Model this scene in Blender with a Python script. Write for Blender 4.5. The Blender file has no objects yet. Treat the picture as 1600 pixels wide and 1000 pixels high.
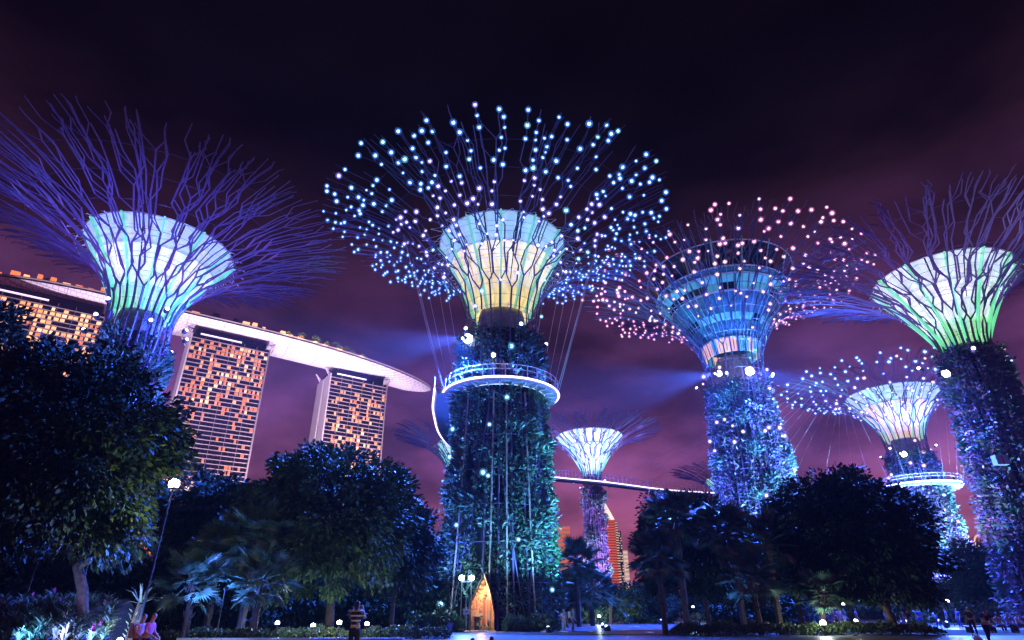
import bpy, math, random
import numpy as np
from mathutils import Vector, Matrix
PI = math.pi
rad = math.radians
sc = bpy.context.scene
C = sc.collection

# ------------------------------------------------------------------ camera
F_PX, HORIZON, CAM_Z = 920.0, 956.0, 1.4          # measured on the 1600 x 1000 photograph
PITCH = math.atan((HORIZON - 500) / F_PX)
cd = bpy.data.cameras.new('camera')
cam = bpy.data.objects.new('camera', cd)
C.objects.link(cam)
cd.sensor_width = 36.0
cd.lens = F_PX / 1600 * 36.0
cd.clip_start = 0.1
cd.clip_end = 6000
cam.location = (0, 0, CAM_Z)
cam.rotation_euler = (PI / 2 + PITCH, 0, 0)
sc.camera = cam

# ------------------------------------------------------------------ night sky
world = bpy.data.worlds.new('World')
sc.world = world
world.use_nodes = True
nt = world.node_tree
nt.nodes.clear()
N = nt.nodes.new
out = N('ShaderNodeOutputWorld')
bg = N('ShaderNodeBackground')
tc = N('ShaderNodeTexCoord')
sep = N('ShaderNodeSeparateXYZ')
ramp = N('ShaderNodeValToRGB')
nt.links.new(tc.outputs['Generated'], sep.inputs[0])
nt.links.new(sep.outputs['Z'], ramp.inputs[0])
cr = ramp.color_ramp
stops = [(0.0, (.30, .064, .105)), (.10, (.27, .063, .130)), (.21, (.160, .045, .140)), (.33, (.080, .024, .084)),
         (.46, (.030, .0090, .028)), (.57, (.0085, .0028, .0060)), (.67, (.0010, .0007, .0014)), (1.0, (.0004, .0004, .0010))]
while len(cr.elements) < len(stops):
    cr.elements.new(0.5)
for e, (p, c) in zip(cr.elements, stops):
    e.position = p
    e.color = (*c, 1)
mp = N('ShaderNodeMapping')
mp.inputs['Scale'].default_value = (1.5, 1.5, 3.4)
mp.inputs['Location'].default_value = (2.3, 0.4, 0.9)
noi = N('ShaderNodeTexNoise')
noi.inputs['Scale'].default_value = 2.1
noi.inputs['Detail'].default_value = 6
noi.inputs['Roughness'].default_value = .55
mr = N('ShaderNodeMapRange')
mr.inputs['From Min'].default_value = .38
mr.inputs['From Max'].default_value = .68
mr.inputs['To Min'].default_value = .45
mr.inputs['To Max'].default_value = 2.7
nt.links.new(tc.outputs['Generated'], mp.inputs[0])
nt.links.new(mp.outputs[0], noi.inputs['Vector'])
nt.links.new(noi.outputs[0], mr.inputs[0])
mix = N('ShaderNodeVectorMath')
mix.operation = 'SCALE'
nt.links.new(ramp.outputs[0], mix.inputs[0])
nt.links.new(mr.outputs[0], mix.inputs['Scale'])
nt.links.new(mix.outputs[0], bg.inputs['Color'])
bg.inputs['Strength'].default_value = 1.0
nt.links.new(bg.outputs[0], out.inputs['Surface'])

sc.view_settings.view_transform = 'Standard'
sc.view_settings.look = 'None'
sc.view_settings.exposure = 0
sc.view_settings.gamma = 1
sc.cycles.use_denoising = True
sc.cycles.max_bounces = 4
sc.cycles.diffuse_bounces = 2
sc.cycles.glossy_bounces = 2
sc.cycles.transmission_bounces = 3
sc.cycles.transparent_max_bounces = 6
sc.cycles.sample_clamp_indirect = 3
sc.cycles.use_light_tree = True
sc.cycles.caustics_reflective = False
sc.cycles.caustics_refractive = False


# ------------------------------------------------------------------ pixel -> world
_c, _s = math.cos(PITCH), math.sin(PITCH)
def ray(px, py):
    dx, du = (px - 800) / F_PX, (500 - py) / F_PX
    return Vector((dx, _c - du * _s, _s + du * _c))
def aty(px, py, Y):
    r = ray(px, py)
    return r * (Y / r.y) + Vector((0, 0, CAM_Z))
def gx(px, Y, z=0.0):
    """X of the point at depth Y and height z that shows at pixel column px"""
    return (px - 800) / F_PX * (Y * _c + (z - CAM_Z) * _s)

# ------------------------------------------------------------------ materials
MATS = {}
def mat(name, col, rough=.6, metal=0.0, emit=None, es=0.0, noise=0.0, nscale=3.0, rnd=None, spec=.5, sample=True, bump=0.0, trans=0.0):
    if name in MATS:
        return MATS[name]
    m = bpy.data.materials.new(name)
    m.use_nodes = True
    t = m.node_tree
    b = t.nodes['Principled BSDF']
    b.inputs['Base Color'].default_value = (*col, 1)
    b.inputs['Roughness'].default_value = rough
    b.inputs['Metallic'].default_value = metal
    b.inputs['Specular IOR Level'].default_value = spec
    if emit:
        b.inputs['Emission Color'].default_value = (*emit, 1)
        b.inputs['Emission Strength'].default_value = es
    if rnd:                                          # leaf-by-leaf colour
        g = t.nodes.new('ShaderNodeNewGeometry')
        r = t.nodes.new('ShaderNodeValToRGB')
        while len(r.color_ramp.elements) < len(rnd):
            r.color_ramp.elements.new(.5)
        for i, (e, c) in enumerate(zip(r.color_ramp.elements, rnd)):
            e.position = i / max(1, len(rnd) - 1)
            e.color = (*c, 1)
        t.links.new(g.outputs['Random Per Island'], r.inputs[0])
        t.links.new(r.outputs[0], b.inputs['Base Color'])
    elif noise:
        tcn = t.nodes.new('ShaderNodeTexCoord')
        n = t.nodes.new('ShaderNodeTexNoise')
        n.inputs['Scale'].default_value = nscale
        n.inputs['Detail'].default_value = 5
        r = t.nodes.new('ShaderNodeValToRGB')
        r.color_ramp.elements[0].position = .3
        r.color_ramp.elements[1].position = .7
        r.color_ramp.elements[0].color = (*[c * (1 - noise) for c in col], 1)
        r.color_ramp.elements[1].color = (*[min(1, c * (1 + noise)) for c in col], 1)
        t.links.new(tcn.outputs['Object'], n.inputs['Vector'])
        t.links.new(n.outputs[0], r.inputs[0])
        t.links.new(r.outputs[0], b.inputs['Base Color'])
        if bump:
            bp = t.nodes.new('ShaderNodeBump')
            bp.inputs['Strength'].default_value = bump
            bp.inputs['Distance'].default_value = .05
            t.links.new(n.outputs[0], bp.inputs['Height'])
            t.links.new(bp.outputs[0], b.inputs['Normal'])
    if trans:
        tr = t.nodes.new('ShaderNodeBsdfTranslucent')
        tr.inputs[0].default_value = (col[0] * 1.6, col[1] * 1.6, col[2] * 1.2, 1)
        mx = t.nodes.new('ShaderNodeMixShader')
        mx.inputs[0].default_value = trans
        t.links.new(b.outputs[0], mx.inputs[1])
        t.links.new(tr.outputs[0], mx.inputs[2])
        t.links.new(mx.outputs[0], t.nodes['Material Output'].inputs['Surface'])
    if emit and not sample:
        m.cycles.emission_sampling = 'NONE'
    MATS[name] = m
    return m

# ------------------------------------------------------------------ mesh building
class MB:
    def __init__(s):
        s.v, s.f = [], []
    def add(s, v, f):
        o = len(s.v)
        s.v.extend(v)
        s.f.extend([tuple(i + o for i in q) for q in f])
    def box(s, x0, x1, y0, y1, z0, z1):
        s.add([(x0, y0, z0), (x1, y0, z0), (x1, y1, z0), (x0, y1, z0), (x0, y0, z1), (x1, y0, z1), (x1, y1, z1), (x0, y1, z1)],
              [(0, 3, 2, 1), (4, 5, 6, 7), (0, 1, 5, 4), (1, 2, 6, 5), (2, 3, 7, 6), (3, 0, 4, 7)])
        return s
    def hexa(s, p):                                    # 4 bottom + 4 top points
        s.add(p, [(0, 3, 2, 1), (4, 5, 6, 7), (0, 1, 5, 4), (1, 2, 6, 5), (2, 3, 7, 6), (3, 0, 4, 7)])
        return s
    def tube(s, path, radii, n=4, closed=False, cap=True):
        path = [Vector(p) for p in path]
        k = len(path)
        if not hasattr(radii, '__len__'):
            radii = [radii] * k
        V, Fc = [], []
        for i, p in enumerate(path):
            if closed:
                d = path[(i + 1) % k] - path[i - 1]
            else:
                d = path[min(i + 1, k - 1)] - path[max(i - 1, 0)]
            d.normalize()
            up = Vector((0, 0, 1)) if abs(d.z) < .9 else Vector((1, 0, 0))
            a = d.cross(up).normalized()
            b = d.cross(a)
            for j in range(n):
                t = 2 * PI * j / n
                V.append(tuple(p + (a * math.cos(t) + b * math.sin(t)) * radii[i]))
        for i in range(k if closed else k - 1):
            i2 = (i + 1) % k
            for j in range(n):
                j2 = (j + 1) % n
                Fc.append((i * n + j, i * n + j2, i2 * n + j2, i2 * n + j))
        if cap and not closed:
            Fc.append(tuple(range(n - 1, -1, -1)))
            Fc.append(tuple((k - 1) * n + j for j in range(n)))
        s.add(V, Fc)
        return s
    def lathe(s, prof, n=24, a0=0.0, a1=2 * PI, cx=0, cy=0):
        full = abs(a1 - a0 - 2 * PI) < 1e-6
        m = n if full else n + 1
        V = []
        for (r, z) in prof:
            for j in range(m):
                t = a0 + (a1 - a0) * j / n
                V.append((cx + r * math.cos(t), cy + r * math.sin(t), z))
        Fc = []
        for i in range(len(prof) - 1):
            for j in range(n):
                j2 = (j + 1) % m
                Fc.append((i * m + j, i * m + j2, (i + 1) * m + j2, (i + 1) * m + j))
        s.add(V, Fc)
        return s
    def ico(s, c, r, sub=1):
        t = (1 + 5 ** .5) / 2
        v = [(-1, t, 0), (1, t, 0), (-1, -t, 0), (1, -t, 0), (0, -1, t), (0, 1, t), (0, -1, -t), (0, 1, -t), (t, 0, -1), (t, 0, 1), (-t, 0, -1), (-t, 0, 1)]
        f = [(0, 11, 5), (0, 5, 1), (0, 1, 7), (0, 7, 10), (0, 10, 11), (1, 5, 9), (5, 11, 4), (11, 10, 2), (10, 7, 6), (7, 1, 8), (3, 9, 4), (3, 4, 2), (3, 2, 6), (3, 6, 8), (3, 8, 9), (4, 9, 5), (2, 4, 11), (6, 2, 10), (8, 6, 7), (9, 8, 1)]
        l = math.sqrt(1 + t * t)
        s.add([(c[0] + r * a / l, c[1] + r * b / l, c[2] + r * d / l) for a, b, d in v], f)
        return s
    def ball(s, c, r, n=10, k=6):
        V = [(c[0], c[1], c[2] - r)]
        for i in range(1, k):
            t = PI * i / k
            V += [(c[0] + r * math.sin(t) * math.cos(2 * PI * j / n), c[1] + r * math.sin(t) * math.sin(2 * PI * j / n), c[2] - r * math.cos(t)) for j in range(n)]
        V.append((c[0], c[1], c[2] + r))
        Fc = [(0, 1 + (j + 1) % n, 1 + j) for j in range(n)]
        for i in range(k - 2):
            Fc += [(1 + i * n + j, 1 + i * n + (j + 1) % n, 1 + (i + 1) * n + (j + 1) % n, 1 + (i + 1) * n + j) for j in range(n)]
        Fc += [(1 + (k - 2) * n + j, 1 + (k - 2) * n + (j + 1) % n, len(V) - 1) for j in range(n)]
        s.add(V, Fc)
        return s
    def mesh(s, name, m, smooth=False):
        me = bpy.data.meshes.new(name)
        me.from_pydata(s.v, [], s.f)
        if m is not None:
            me.materials.append(m)
        if smooth:
            me.polygons.foreach_set('use_smooth', [True] * len(me.polygons))
        me.update()
        return me
    def build(s, name, m, parent=None, smooth=False):
        return link(name, s.mesh(name, m, smooth), parent)

def link(name, data, parent=None, loc=None, rz=None):
    o = bpy.data.objects.new(name, data)
    C.objects.link(o)
    if parent is not None:
        o.parent = parent
    if loc is not None:
        o.location = loc
    if rz is not None:
        o.rotation_euler = (0, 0, rz)
    return o
def tag(o, label, cat, group=None, kind=None):
    o['label'] = label
    if cat:
        o['category'] = cat
    if group:
        o['group'] = group
    if kind:
        o['kind'] = kind
    return o
def thing(name, label, cat, loc=(0, 0, 0), rz=0.0, group=None):
    o = link(name, None, None, loc, rz)
    o.empty_display_size = .2
    return tag(o, label, cat, group)
def structure(o):
    o['kind'] = 'structure'
    return o
def lamp(kind, col, power, loc, parent=None, target=None, size=.15, cone=80, blend=.6):
    d = bpy.data.lights.new('lamp_light', kind)
    d.color = col
    d.energy = power
    d.shadow_soft_size = size
    if kind == 'SPOT':
        d.spot_size = rad(cone)
        d.spot_blend = blend
    o = bpy.data.objects.new('lamp_light', d)
    C.objects.link(o)
    o.location = loc
    if target is not None:
        o.rotation_euler = (Vector(target) - Vector(loc)).to_track_quat('-Z', 'Y').to_euler()
    if parent is not None:
        o.parent = parent
    return o

# leaves: every leaf a folded diamond (two triangles) of its own
def leaf_mesh(name, pts, dirs, size, width, m, rng, droop=.3, jitter=.6):
    n = len(pts)
    d = dirs + rng.normal(0, jitter, (n, 3))
    d[:, 2] -= droop
    d /= np.linalg.norm(d, axis=1)[:, None] + 1e-9
    u = rng.normal(0, 1, (n, 3))
    w = np.cross(d, u)
    w /= np.linalg.norm(w, axis=1)[:, None] + 1e-9
    L = (size * rng.uniform(.6, 1.35, n))[:, None]
    W = L * width
    up = np.cross(w, d)
    mid = pts + d * L * .5
    V = np.empty((n, 4, 3))
    V[:, 0] = pts
    V[:, 1] = mid + w * W * .5 + up * L * .10
    V[:, 2] = pts + d * L
    V[:, 3] = mid - w * W * .5 + up * L * .10
    me = bpy.data.meshes.new(name)
    me.vertices.add(n * 4)
    me.vertices.foreach_set('co', V.reshape(-1))
    me.loops.add(n * 4)
    me.loops.foreach_set('vertex_index', np.arange(n * 4, dtype=np.int32))
    me.polygons.add(n)
    me.polygons.foreach_set('loop_start', np.arange(0, n * 4, 4, dtype=np.int32))
    me.polygons.foreach_set('loop_total', np.full(n, 4, dtype=np.int32))
    me.materials.append(m)
    me.update(calc_edges=True)
    return me
def sphere_dirs(rng, n):
    d = rng.normal(0, 1, (n, 3))
    return d / np.linalg.norm(d, axis=1)[:, None]

# ------------------------------------------------------------------ palette
M_STEEL = mat('violet painted steel', (.10, .068, .14), .42, noise=.15, nscale=1.5)
M_STEEL_PALE = mat('pale steel', (.55, .52, .6), .4)
M_RIB = mat('trunk steel', (.20, .13, .26), .45)
M_CONC = mat('dark concrete core', (.22, .23, .27), .8, noise=.3)
M_BARK = mat('bark', (.07, .05, .04), .9, noise=.4, nscale=6, bump=.6)
M_LEAF_DARK = mat('dark glossy leaves', (.03, .06, .03), .55, spec=.3, rnd=[(.012, .030, .016), (.022, .055, .026), (.04, .085, .035), (.02, .05, .03)])
M_LEAF_MID = mat('mid green leaves', (.05, .1, .04), .55, spec=.3, rnd=[(.025, .06, .025), (.05, .11, .035), (.085, .15, .05), (.04, .09, .04)])
M_LEAF_TRUNK = mat('climbing plants', (.05, .1, .04), .45, rnd=[(.03, .08, .035), (.06, .14, .06), (.10, .19, .08), (.05, .12, .07), (.13, .15, .13), (.04, .10, .05)])
M_LEAF_MIX = mat('climbing plants with pink bracts', (.05, .1, .04), .45, rnd=[(.04, .09, .05), (.08, .14, .08), (.28, .08, .20), (.06, .12, .08), (.16, .14, .18), (.30, .12, .24), (.05, .10, .06)])
M_FROND = mat('palm frond', (.06, .12, .075), .34, noise=.35, nscale=2)
M_STRAP = mat('strap leaves', (.06, .12, .07), .35, rnd=[(.04, .10, .05), (.10, .18, .10), (.15, .20, .16), (.07, .13, .09)])
M_PINK = mat('pink bracts', (.6, .07, .28), .5)
M_HEDGE = mat('hedge leaves', (.06, .1, .04), .4, rnd=[(.03, .06, .025), (.07, .11, .04), (.12, .16, .06), (.05, .09, .04)])
M_DARKMETAL = mat('dark metal', (.03, .03, .035), .5)
M_WHITEMETAL = mat('white painted metal', (.7, .68, .7), .4)

# ------------------------------------------------------------------ ground
def sheet(name, pts, z, m, parent=None):
    b = MB()
    b.add([(x, y, z) for x, y in pts], [tuple(range(len(pts)))])
    return b.build(name, m, parent)
m_ground = mat('lawn and soil', (.020, .030, .016), .95, noise=.5, nscale=.6)
g = structure(sheet('ground', [(-2400, -200), (2400, -200), (2400, 2350), (-2400, 2350)], 0, m_ground))
m_pave = mat('granite paving', (.19, .19, .22), .36, noise=.45, nscale=.9)
m_path = mat('smooth path', (.15, .15, .17), .36, noise=.25, nscale=.5)
m_inlay = mat('pale inlay', (.34, .30, .38), .34, noise=.35, nscale=1.2)
structure(sheet('path', [(-60, 26), (60, 26), (60, 43.2), (12, 44.5), (-3, 46.5), (-60, 46.5)], .004, m_path))
structure(sheet('plaza', [(-8, 47.5), (13.5, 46.0), (18, 52), (24, 66), (36, 57.5), (75, 58), (90, 150), (-2, 150), (4.5, 70), (-2, 50.5)], .008, m_pave))
for (cx, cy, r0, r1, k) in ((9.5, 55, 3.1, 4.2, 0), (9.5, 55, 5.2, 5.7, 1), (20, 105, 9, 15, 2), (40, 78, 4, 7, 3), (42, 70, 2.5, 3.2, 4)):
    b = MB()
    n = 48
    b.lathe([(r0, .014 + k * .002), (r1, .014 + k * .002)], n, cx=cx, cy=cy)
    structure(b.build('paving_ring', m_inlay))

# ------------------------------------------------------------------ supertrees
def prof_canopy(s, z0, r0, H, R, p=1.0):
    """trumpet from the neck (s=0) to the rim (s=1)"""
    a = rad(76) * s
    k = 1 - math.cos(rad(76))
    r = r0 + (R - r0) * ((1 - math.cos(a)) / k) ** .96
    z = z0 + (H - z0) * (math.sin(a) / math.sin(rad(76)))
    return r, z

def branch_variant(seed, z0, r0, H, R, spread, thick):
    """one rib of the canopy and all its forks; returns mesh data and places along it where a globe can sit"""
    rng = random.Random(seed)
    mb, nodes = MB(), []
    def pt(s, ph):
        r, z = prof_canopy(s, z0, r0, H, R)
        return Vector((r * math.cos(ph), r * math.sin(ph), z))
    def limb(s0, p0, s1, p1, t0, t1, steps=1):
        path = [pt(s0 + (s1 - s0) * i / steps, p0 + (p1 - p0) * i / steps) for i in range(steps + 1)]
        mb.tube(path, [t0 + (t1 - t0) * i / steps for i in range(steps + 1)], 4, cap=False)
        for _ in range(3):
            u = rng.uniform(.1, 1)
            nodes.append((pt(s0 + (s1 - s0) * u, p0 + (p1 - p0) * u), s0 + (s1 - s0) * u))
    def grow(s, p, sg, t, gen, lane):
        """zigzag outwards, forking in wide Ys, until the rim"""
        end = rng.uniform(.90, 1.05)
        first = True
        while s < end - .02:
            ds = (.062 if first else .105) * rng.uniform(.75, 1.3)
            r, _ = prof_canopy(s, z0, r0, H, R)
            lat = rng.uniform(.65, 1.2) if first else rng.uniform(.0, .35)
            was, first = first, False
            s2 = min(end, s + ds)
            q = p + sg * lat / r
            if abs(q - lane) > spread * .55:
                q = p - sg * lat / r * .6
            limb(s, p, s2, q, t, t * .95)
            t *= .95
            s, p = s2, q
            pf = (.85, .62, .42, .25, .15, .1)[min(gen, 5)]
            if not was and s < end - .05 and rng.random() < pf * 1.3:
                grow(s, p, -sg, t * .92, gen + 1, lane)
                t *= .92
                gen += 1
                first = True
            elif rng.random() < .8:
                sg = -sg
    sa = .20 + rng.uniform(-.07, .10)
    limb(0, 0, sa, 0, thick, thick * .95, 4)
    grow(sa, 0, -1, thick * .9, 1, 0)
    grow(sa, 0, 1, thick * .9, 1, 0)
    return mb, nodes

BR_CACHE, PART_CACHE = {}, {}
def cached(key, fn):
    if key not in PART_CACHE:
        PART_CACHE[key] = fn()
    return PART_CACHE[key]

def cup_prof(u, z0, ra, zc, rc):
    return ra + (rc - ra) * (.72 * u + .28 * u * u), z0 + (zc - z0) * u

def supertree(label, x, y, H, R, z0, r0, rb, zc, rc, ra=2.9, style='white', ribs=24, thick=.108, leds=None, led_r=.17, led_gap=1.7, led_n=420,
              seed=1, foliage=9000, leaf=.45, leaf_mat=None, foliage_top=None, trunk_leds=0, cup=True, panel_rows=7, panel_cols=24, rot=0.0,
              steel=None, fol_depth=.7, struts=True, gap=-.62, ferns=700):
    rng = random.Random(seed)
    nrng = np.random.default_rng(seed)
    T = thing('supertree', label, 'supertree', (x, y, 0), rot, 'tall steel garden trees with flared canopies')
    steel = steel or M_STEEL
    def rtrunk(z):
        u = max(0, min(1, z / z0))
        return r0 + (rb - r0) * (1 - u) ** 1.5
    # concrete core
    b = MB()
    b.lathe([(ra * 1.05, 0), (ra * .95, z0 * .5), (ra * .9, z0 + .4), (ra * .8, z0 + 1.6)], 20)
    b.build('core', M_CONC, T, True)
    # inner skin behind the planting
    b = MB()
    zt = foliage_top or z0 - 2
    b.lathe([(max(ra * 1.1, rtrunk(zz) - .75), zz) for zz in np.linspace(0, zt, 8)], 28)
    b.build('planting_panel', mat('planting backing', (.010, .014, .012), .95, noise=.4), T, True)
    # trunk ribs, straight ones and leaning ones
    for kind, cnt in ((0, ribs), (1, 5), (2, 5)):
        for k in range(cnt):
            ph = 2 * PI * k / cnt + (0.13 if kind else 0)
            def mk(kind=kind):
                q = MB()
                pts = []
                for i in range(9):
                    u = i / 8
                    zz = u * z0
                    a = (0, .9, -.9)[kind] * u
                    rr = rtrunk(zz) + (-.12 if kind == 0 else .04)
                    pts.append((rr * math.cos(a), rr * math.sin(a), zz))
                q.tube(pts, thick * (.8 if kind == 0 else .55), 4, cap=False)
                return q.mesh('trunk_rib', M_RIB)
            link('trunk_rib', cached(('rib', kind, z0, r0, rb, thick), mk), T, rz=ph)
    # canopy branches
    key = (H, R, z0, r0, thick, ribs, steel.name)
    if key not in BR_CACHE:
        BR_CACHE[key] = []
        for vv in range(10):
            q, nodes = branch_variant(vv * 7 + 3, z0, r0, H, R, 2 * PI / ribs, thick)
            BR_CACHE[key].append((q.mesh('branch', steel), nodes))
    lights = []
    for k in range(ribs):
        me, nodes = BR_CACHE[key][rng.randrange(10)]
        ph = 2 * PI * (k + rng.uniform(-.12, .12)) / ribs
        link('branch', me, T, rz=ph)
        if leds:
            mtx = Matrix.Rotation(ph, 3, 'Z')
            for p, lv in nodes:
                lights.append((mtx @ p, lv))
    # hoops that tie the branches
    for i, s in enumerate((.02, .09, .16, .23, .31, .40, .50, .62, .75, .87)):
        r, z = prof_canopy(s, z0, r0, H, R)
        b = MB()
        b.tube([(r * math.cos(2 * PI * j / 48), r * math.sin(2 * PI * j / 48), z) for j in range(48)], .035 if s < .55 else .018, 3, closed=True)
        b.build('hoop', M_STEEL_PALE if s < .55 else steel, T)
    for zz in np.linspace(z0 * .12, z0 * .97, 9):
        r = rtrunk(zz) + .06
        b = MB()
        b.tube([(r * math.cos(2 * PI * j / 40), r * math.sin(2 * PI * j / 40), zz) for j in range(40)], .04, 3, closed=True)
        b.build('hoop', M_RIB, T)
    # lit membrane cup
    if cup:
        cols = CUPS[style]
        for j in range(panel_rows):
            u0, u1 = j / panel_rows, (j + 1) / panel_rows
            top = j >= panel_rows - 2
            mm = cols['top'] if top else (cols['low'] if j < 2 else cols['mid'])  # emission colour by row stands in for coloured lamplight on white membrane
            def mk(u0=u0, u1=u1, mm=mm, j=j):
                q = MB()
                da = 2 * PI / panel_cols
                g_ = .014
                V, Fc = [], []
                for (uu, zo) in ((u0, .045), (u1, -.045)):
                    r, z = cup_prof(uu, z0 + .6, ra, zc, rc)
                    for a in (g_ * 1.0, da / 2, da - g_):
                        V.append((r * math.cos(a), r * math.sin(a), z + zo))
                for (uu, zo) in ((u0, .045), (u1, -.045)):
                    r, z = cup_prof(uu, z0 + .6, ra, zc, rc)
                    r -= .06
                    for a in (g_ * 1.0, da / 2, da - g_):
                        V.append((r * math.cos(a), r * math.sin(a), z + zo))
                Fc = [(0, 1, 4, 3), (1, 2, 5, 4), (6, 9, 10, 7), (7, 10, 11, 8), (0, 3, 9, 6), (2, 8, 11, 5), (3, 4, 10, 9), (4, 5, 11, 10), (0, 6, 7, 1), (1, 7, 8, 2)]
                q.add(V, Fc)
                return q.mesh('membrane_panel', mm)
            me = cached(('panel', u0, z0, zc, rc, ra, style, panel_cols), mk)
            for k in range(panel_cols):
                link('membrane_panel', me, T, rz=2 * PI * k / panel_cols)
        def mkfin():
            q = MB()
            prev = None
            for i in range(panel_rows + 2):
                u = i / (panel_rows + 1) * 1.0
                r, z = cup_prof(u, z0 + .6, ra, zc, rc)
                w = .10
                cur = [(r - .02, -w, z), (r + .40, -w * .6, z - .05), (r + .40, w * .6, z - .05), (r - .02, w, z)]
                if prev:
                    q.hexa([prev[0], prev[1], prev[2], prev[3], cur[0], cur[1], cur[2], cur[3]])
                prev = cur
            return q.mesh('fin', cols['fin'])  # fin emission stands in for green lamps shining on it
        me = cached(('fin', z0, zc, rc, ra, style), mkfin)
        for k in range(12):
            link('fin', me, T, rz=2 * PI * k / 12)
        for uu in (.72, 1.0):
            b = MB()
            r, z = cup_prof(uu, z0 + .6, ra, zc, rc)
            b.tube([((r + .05) * math.cos(2 * PI * j / 48), (r + .05) * math.sin(2 * PI * j / 48), z + .03) for j in range(48)], .05, 3, closed=True)
            b.build('cup_ring', M_STEEL_PALE, T)
        if struts:
            for (u, s_) in ((.96, .56), (.8, .45), (.62, .36)):
                def mkst(u=u, s_=s_):
                    q = MB()
                    r, z = cup_prof(u, z0 + .6, ra, zc, rc)
                    r2, z2 = prof_canopy(s_, z0, r0, H, R)
                    r2 = max(r2, r + .3)
                    q.tube([(r2 * math.cos(.13), r2 * math.sin(.13), z2), (r, 0, z), (r2 * math.cos(.13), -r2 * math.sin(.13), z2)], .035, 3)
                    return q.mesh('strut', M_STEEL_PALE)
                me = cached(('strut', u, z0, zc, rc, ra, H, R, r0), mkst)
                for k in range(ribs):
                    link('strut', me, T, rz=2 * PI * k / ribs)
    # planting on the trunk
    if foliage:
        zz = nrng.uniform(0, 1, foliage) * zt + .1
        ph = nrng.uniform(0, 2 * PI, foliage)
        clump = .55 + .45 * np.sin(ph * 7 + zz * .9 + seed) * np.sin(zz * 1.3 - ph * 3) + nrng.normal(0, .25, foliage)
        rr = np.array([rtrunk(q) for q in zz]) - .45 + fol_depth * np.clip(clump, 0, 1.3) + nrng.exponential(.12, foliage)
        keep = np.sin(ph * 11 + seed * 2) * np.cos(zz * .55 + ph * 2) > gap
        zz, ph, rr = zz[keep], ph[keep], rr[keep]
        P = np.stack([rr * np.cos(ph), rr * np.sin(ph), zz], 1)
        D = np.stack([np.cos(ph), np.sin(ph), np.full(len(ph), .2)], 1)
        me = leaf_mesh('climbing_foliage', P, D, leaf, .42, leaf_mat or M_LEAF_TRUNK, nrng, .35, .75)
        o = link('climbing_foliage', me, T)
        o['kind'] = 'stuff'
        # larger ferns growing in patches
        nf = ferns
        zc_ = nrng.uniform(.5, zt - .5, nf // 12)
        pc_ = nrng.uniform(0, 2 * PI, nf // 12)
        ii = nrng.integers(0, len(zc_), nf * 9)
        zz = np.clip(zc_[ii] + nrng.normal(0, .45, len(ii)), .1, zt)
        ph = pc_[ii] + nrng.normal(0, .09, len(ii))
        rr = np.array([rtrunk(q) for q in zz]) + .1 + nrng.uniform(0, .35, len(ii))
        P = np.stack([rr * np.cos(ph), rr * np.sin(ph), zz], 1)
        D = np.stack([np.cos(ph), np.sin(ph), np.full(len(ph), .45)], 1)
        o = link('fern_clump', leaf_mesh('fern_clump', P, D, min(leaf * 2.1, .85), .22, M_STRAP, nrng, .25, .55), T)
        o['kind'] = 'stuff'
    # points of light
    if leds:
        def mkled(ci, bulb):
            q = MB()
            q.ball((0, 0, 0), led_r * (.72 if bulb else 1.40))  # the larger ball is an added shell imitating glow round the bulb
            return q.mesh('bulb' if bulb else 'halo_shell', leds[3 + ci] if bulb else leds[ci], True)
        rng.shuffle(lights)                            # keep globes evenly apart over the crown
        kept = []
        for p, lv in lights:
            g_ = rng.choice((.5, .8, 1.0, 1.1))
            if (lv > .36 or rng.random() < .06) and all((p - k_[0]).length > led_gap * g_ for k_ in kept):
                kept.append((p, lv))
        lights = kept[:led_n]
        if trunk_leds:
            for i in range(trunk_leds):
                z = rng.uniform(.06, 1.0) * (z0 + 2)
                a = rng.uniform(0, 2 * PI)
                r = rtrunk(z) + .55
                lights.append((Vector((r * math.cos(a), r * math.sin(a), z)), 0))
        cw_ = Matrix.Rotation(-rot, 3, 'Z') @ Vector((-x, -y, CAM_Z))
        lights.sort(key=lambda q_: (q_[0] - cw_).length)
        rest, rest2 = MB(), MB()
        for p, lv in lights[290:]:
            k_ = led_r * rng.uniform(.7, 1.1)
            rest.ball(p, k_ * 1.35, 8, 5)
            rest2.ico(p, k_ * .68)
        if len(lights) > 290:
            for nm_, mb_, mm_ in (('far_halo_shell', rest, leds[0]), ('far_bulb', rest2, leds[3])):
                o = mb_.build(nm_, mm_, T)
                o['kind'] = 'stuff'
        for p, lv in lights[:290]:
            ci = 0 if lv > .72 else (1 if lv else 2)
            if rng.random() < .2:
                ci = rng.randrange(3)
            o = link('halo_shell', cached(('led', leds[ci].name, led_r, 0), lambda ci=ci: mkled(ci, False)), T, loc=p)
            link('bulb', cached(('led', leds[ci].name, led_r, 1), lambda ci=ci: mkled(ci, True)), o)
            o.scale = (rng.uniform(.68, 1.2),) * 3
    return T

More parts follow.
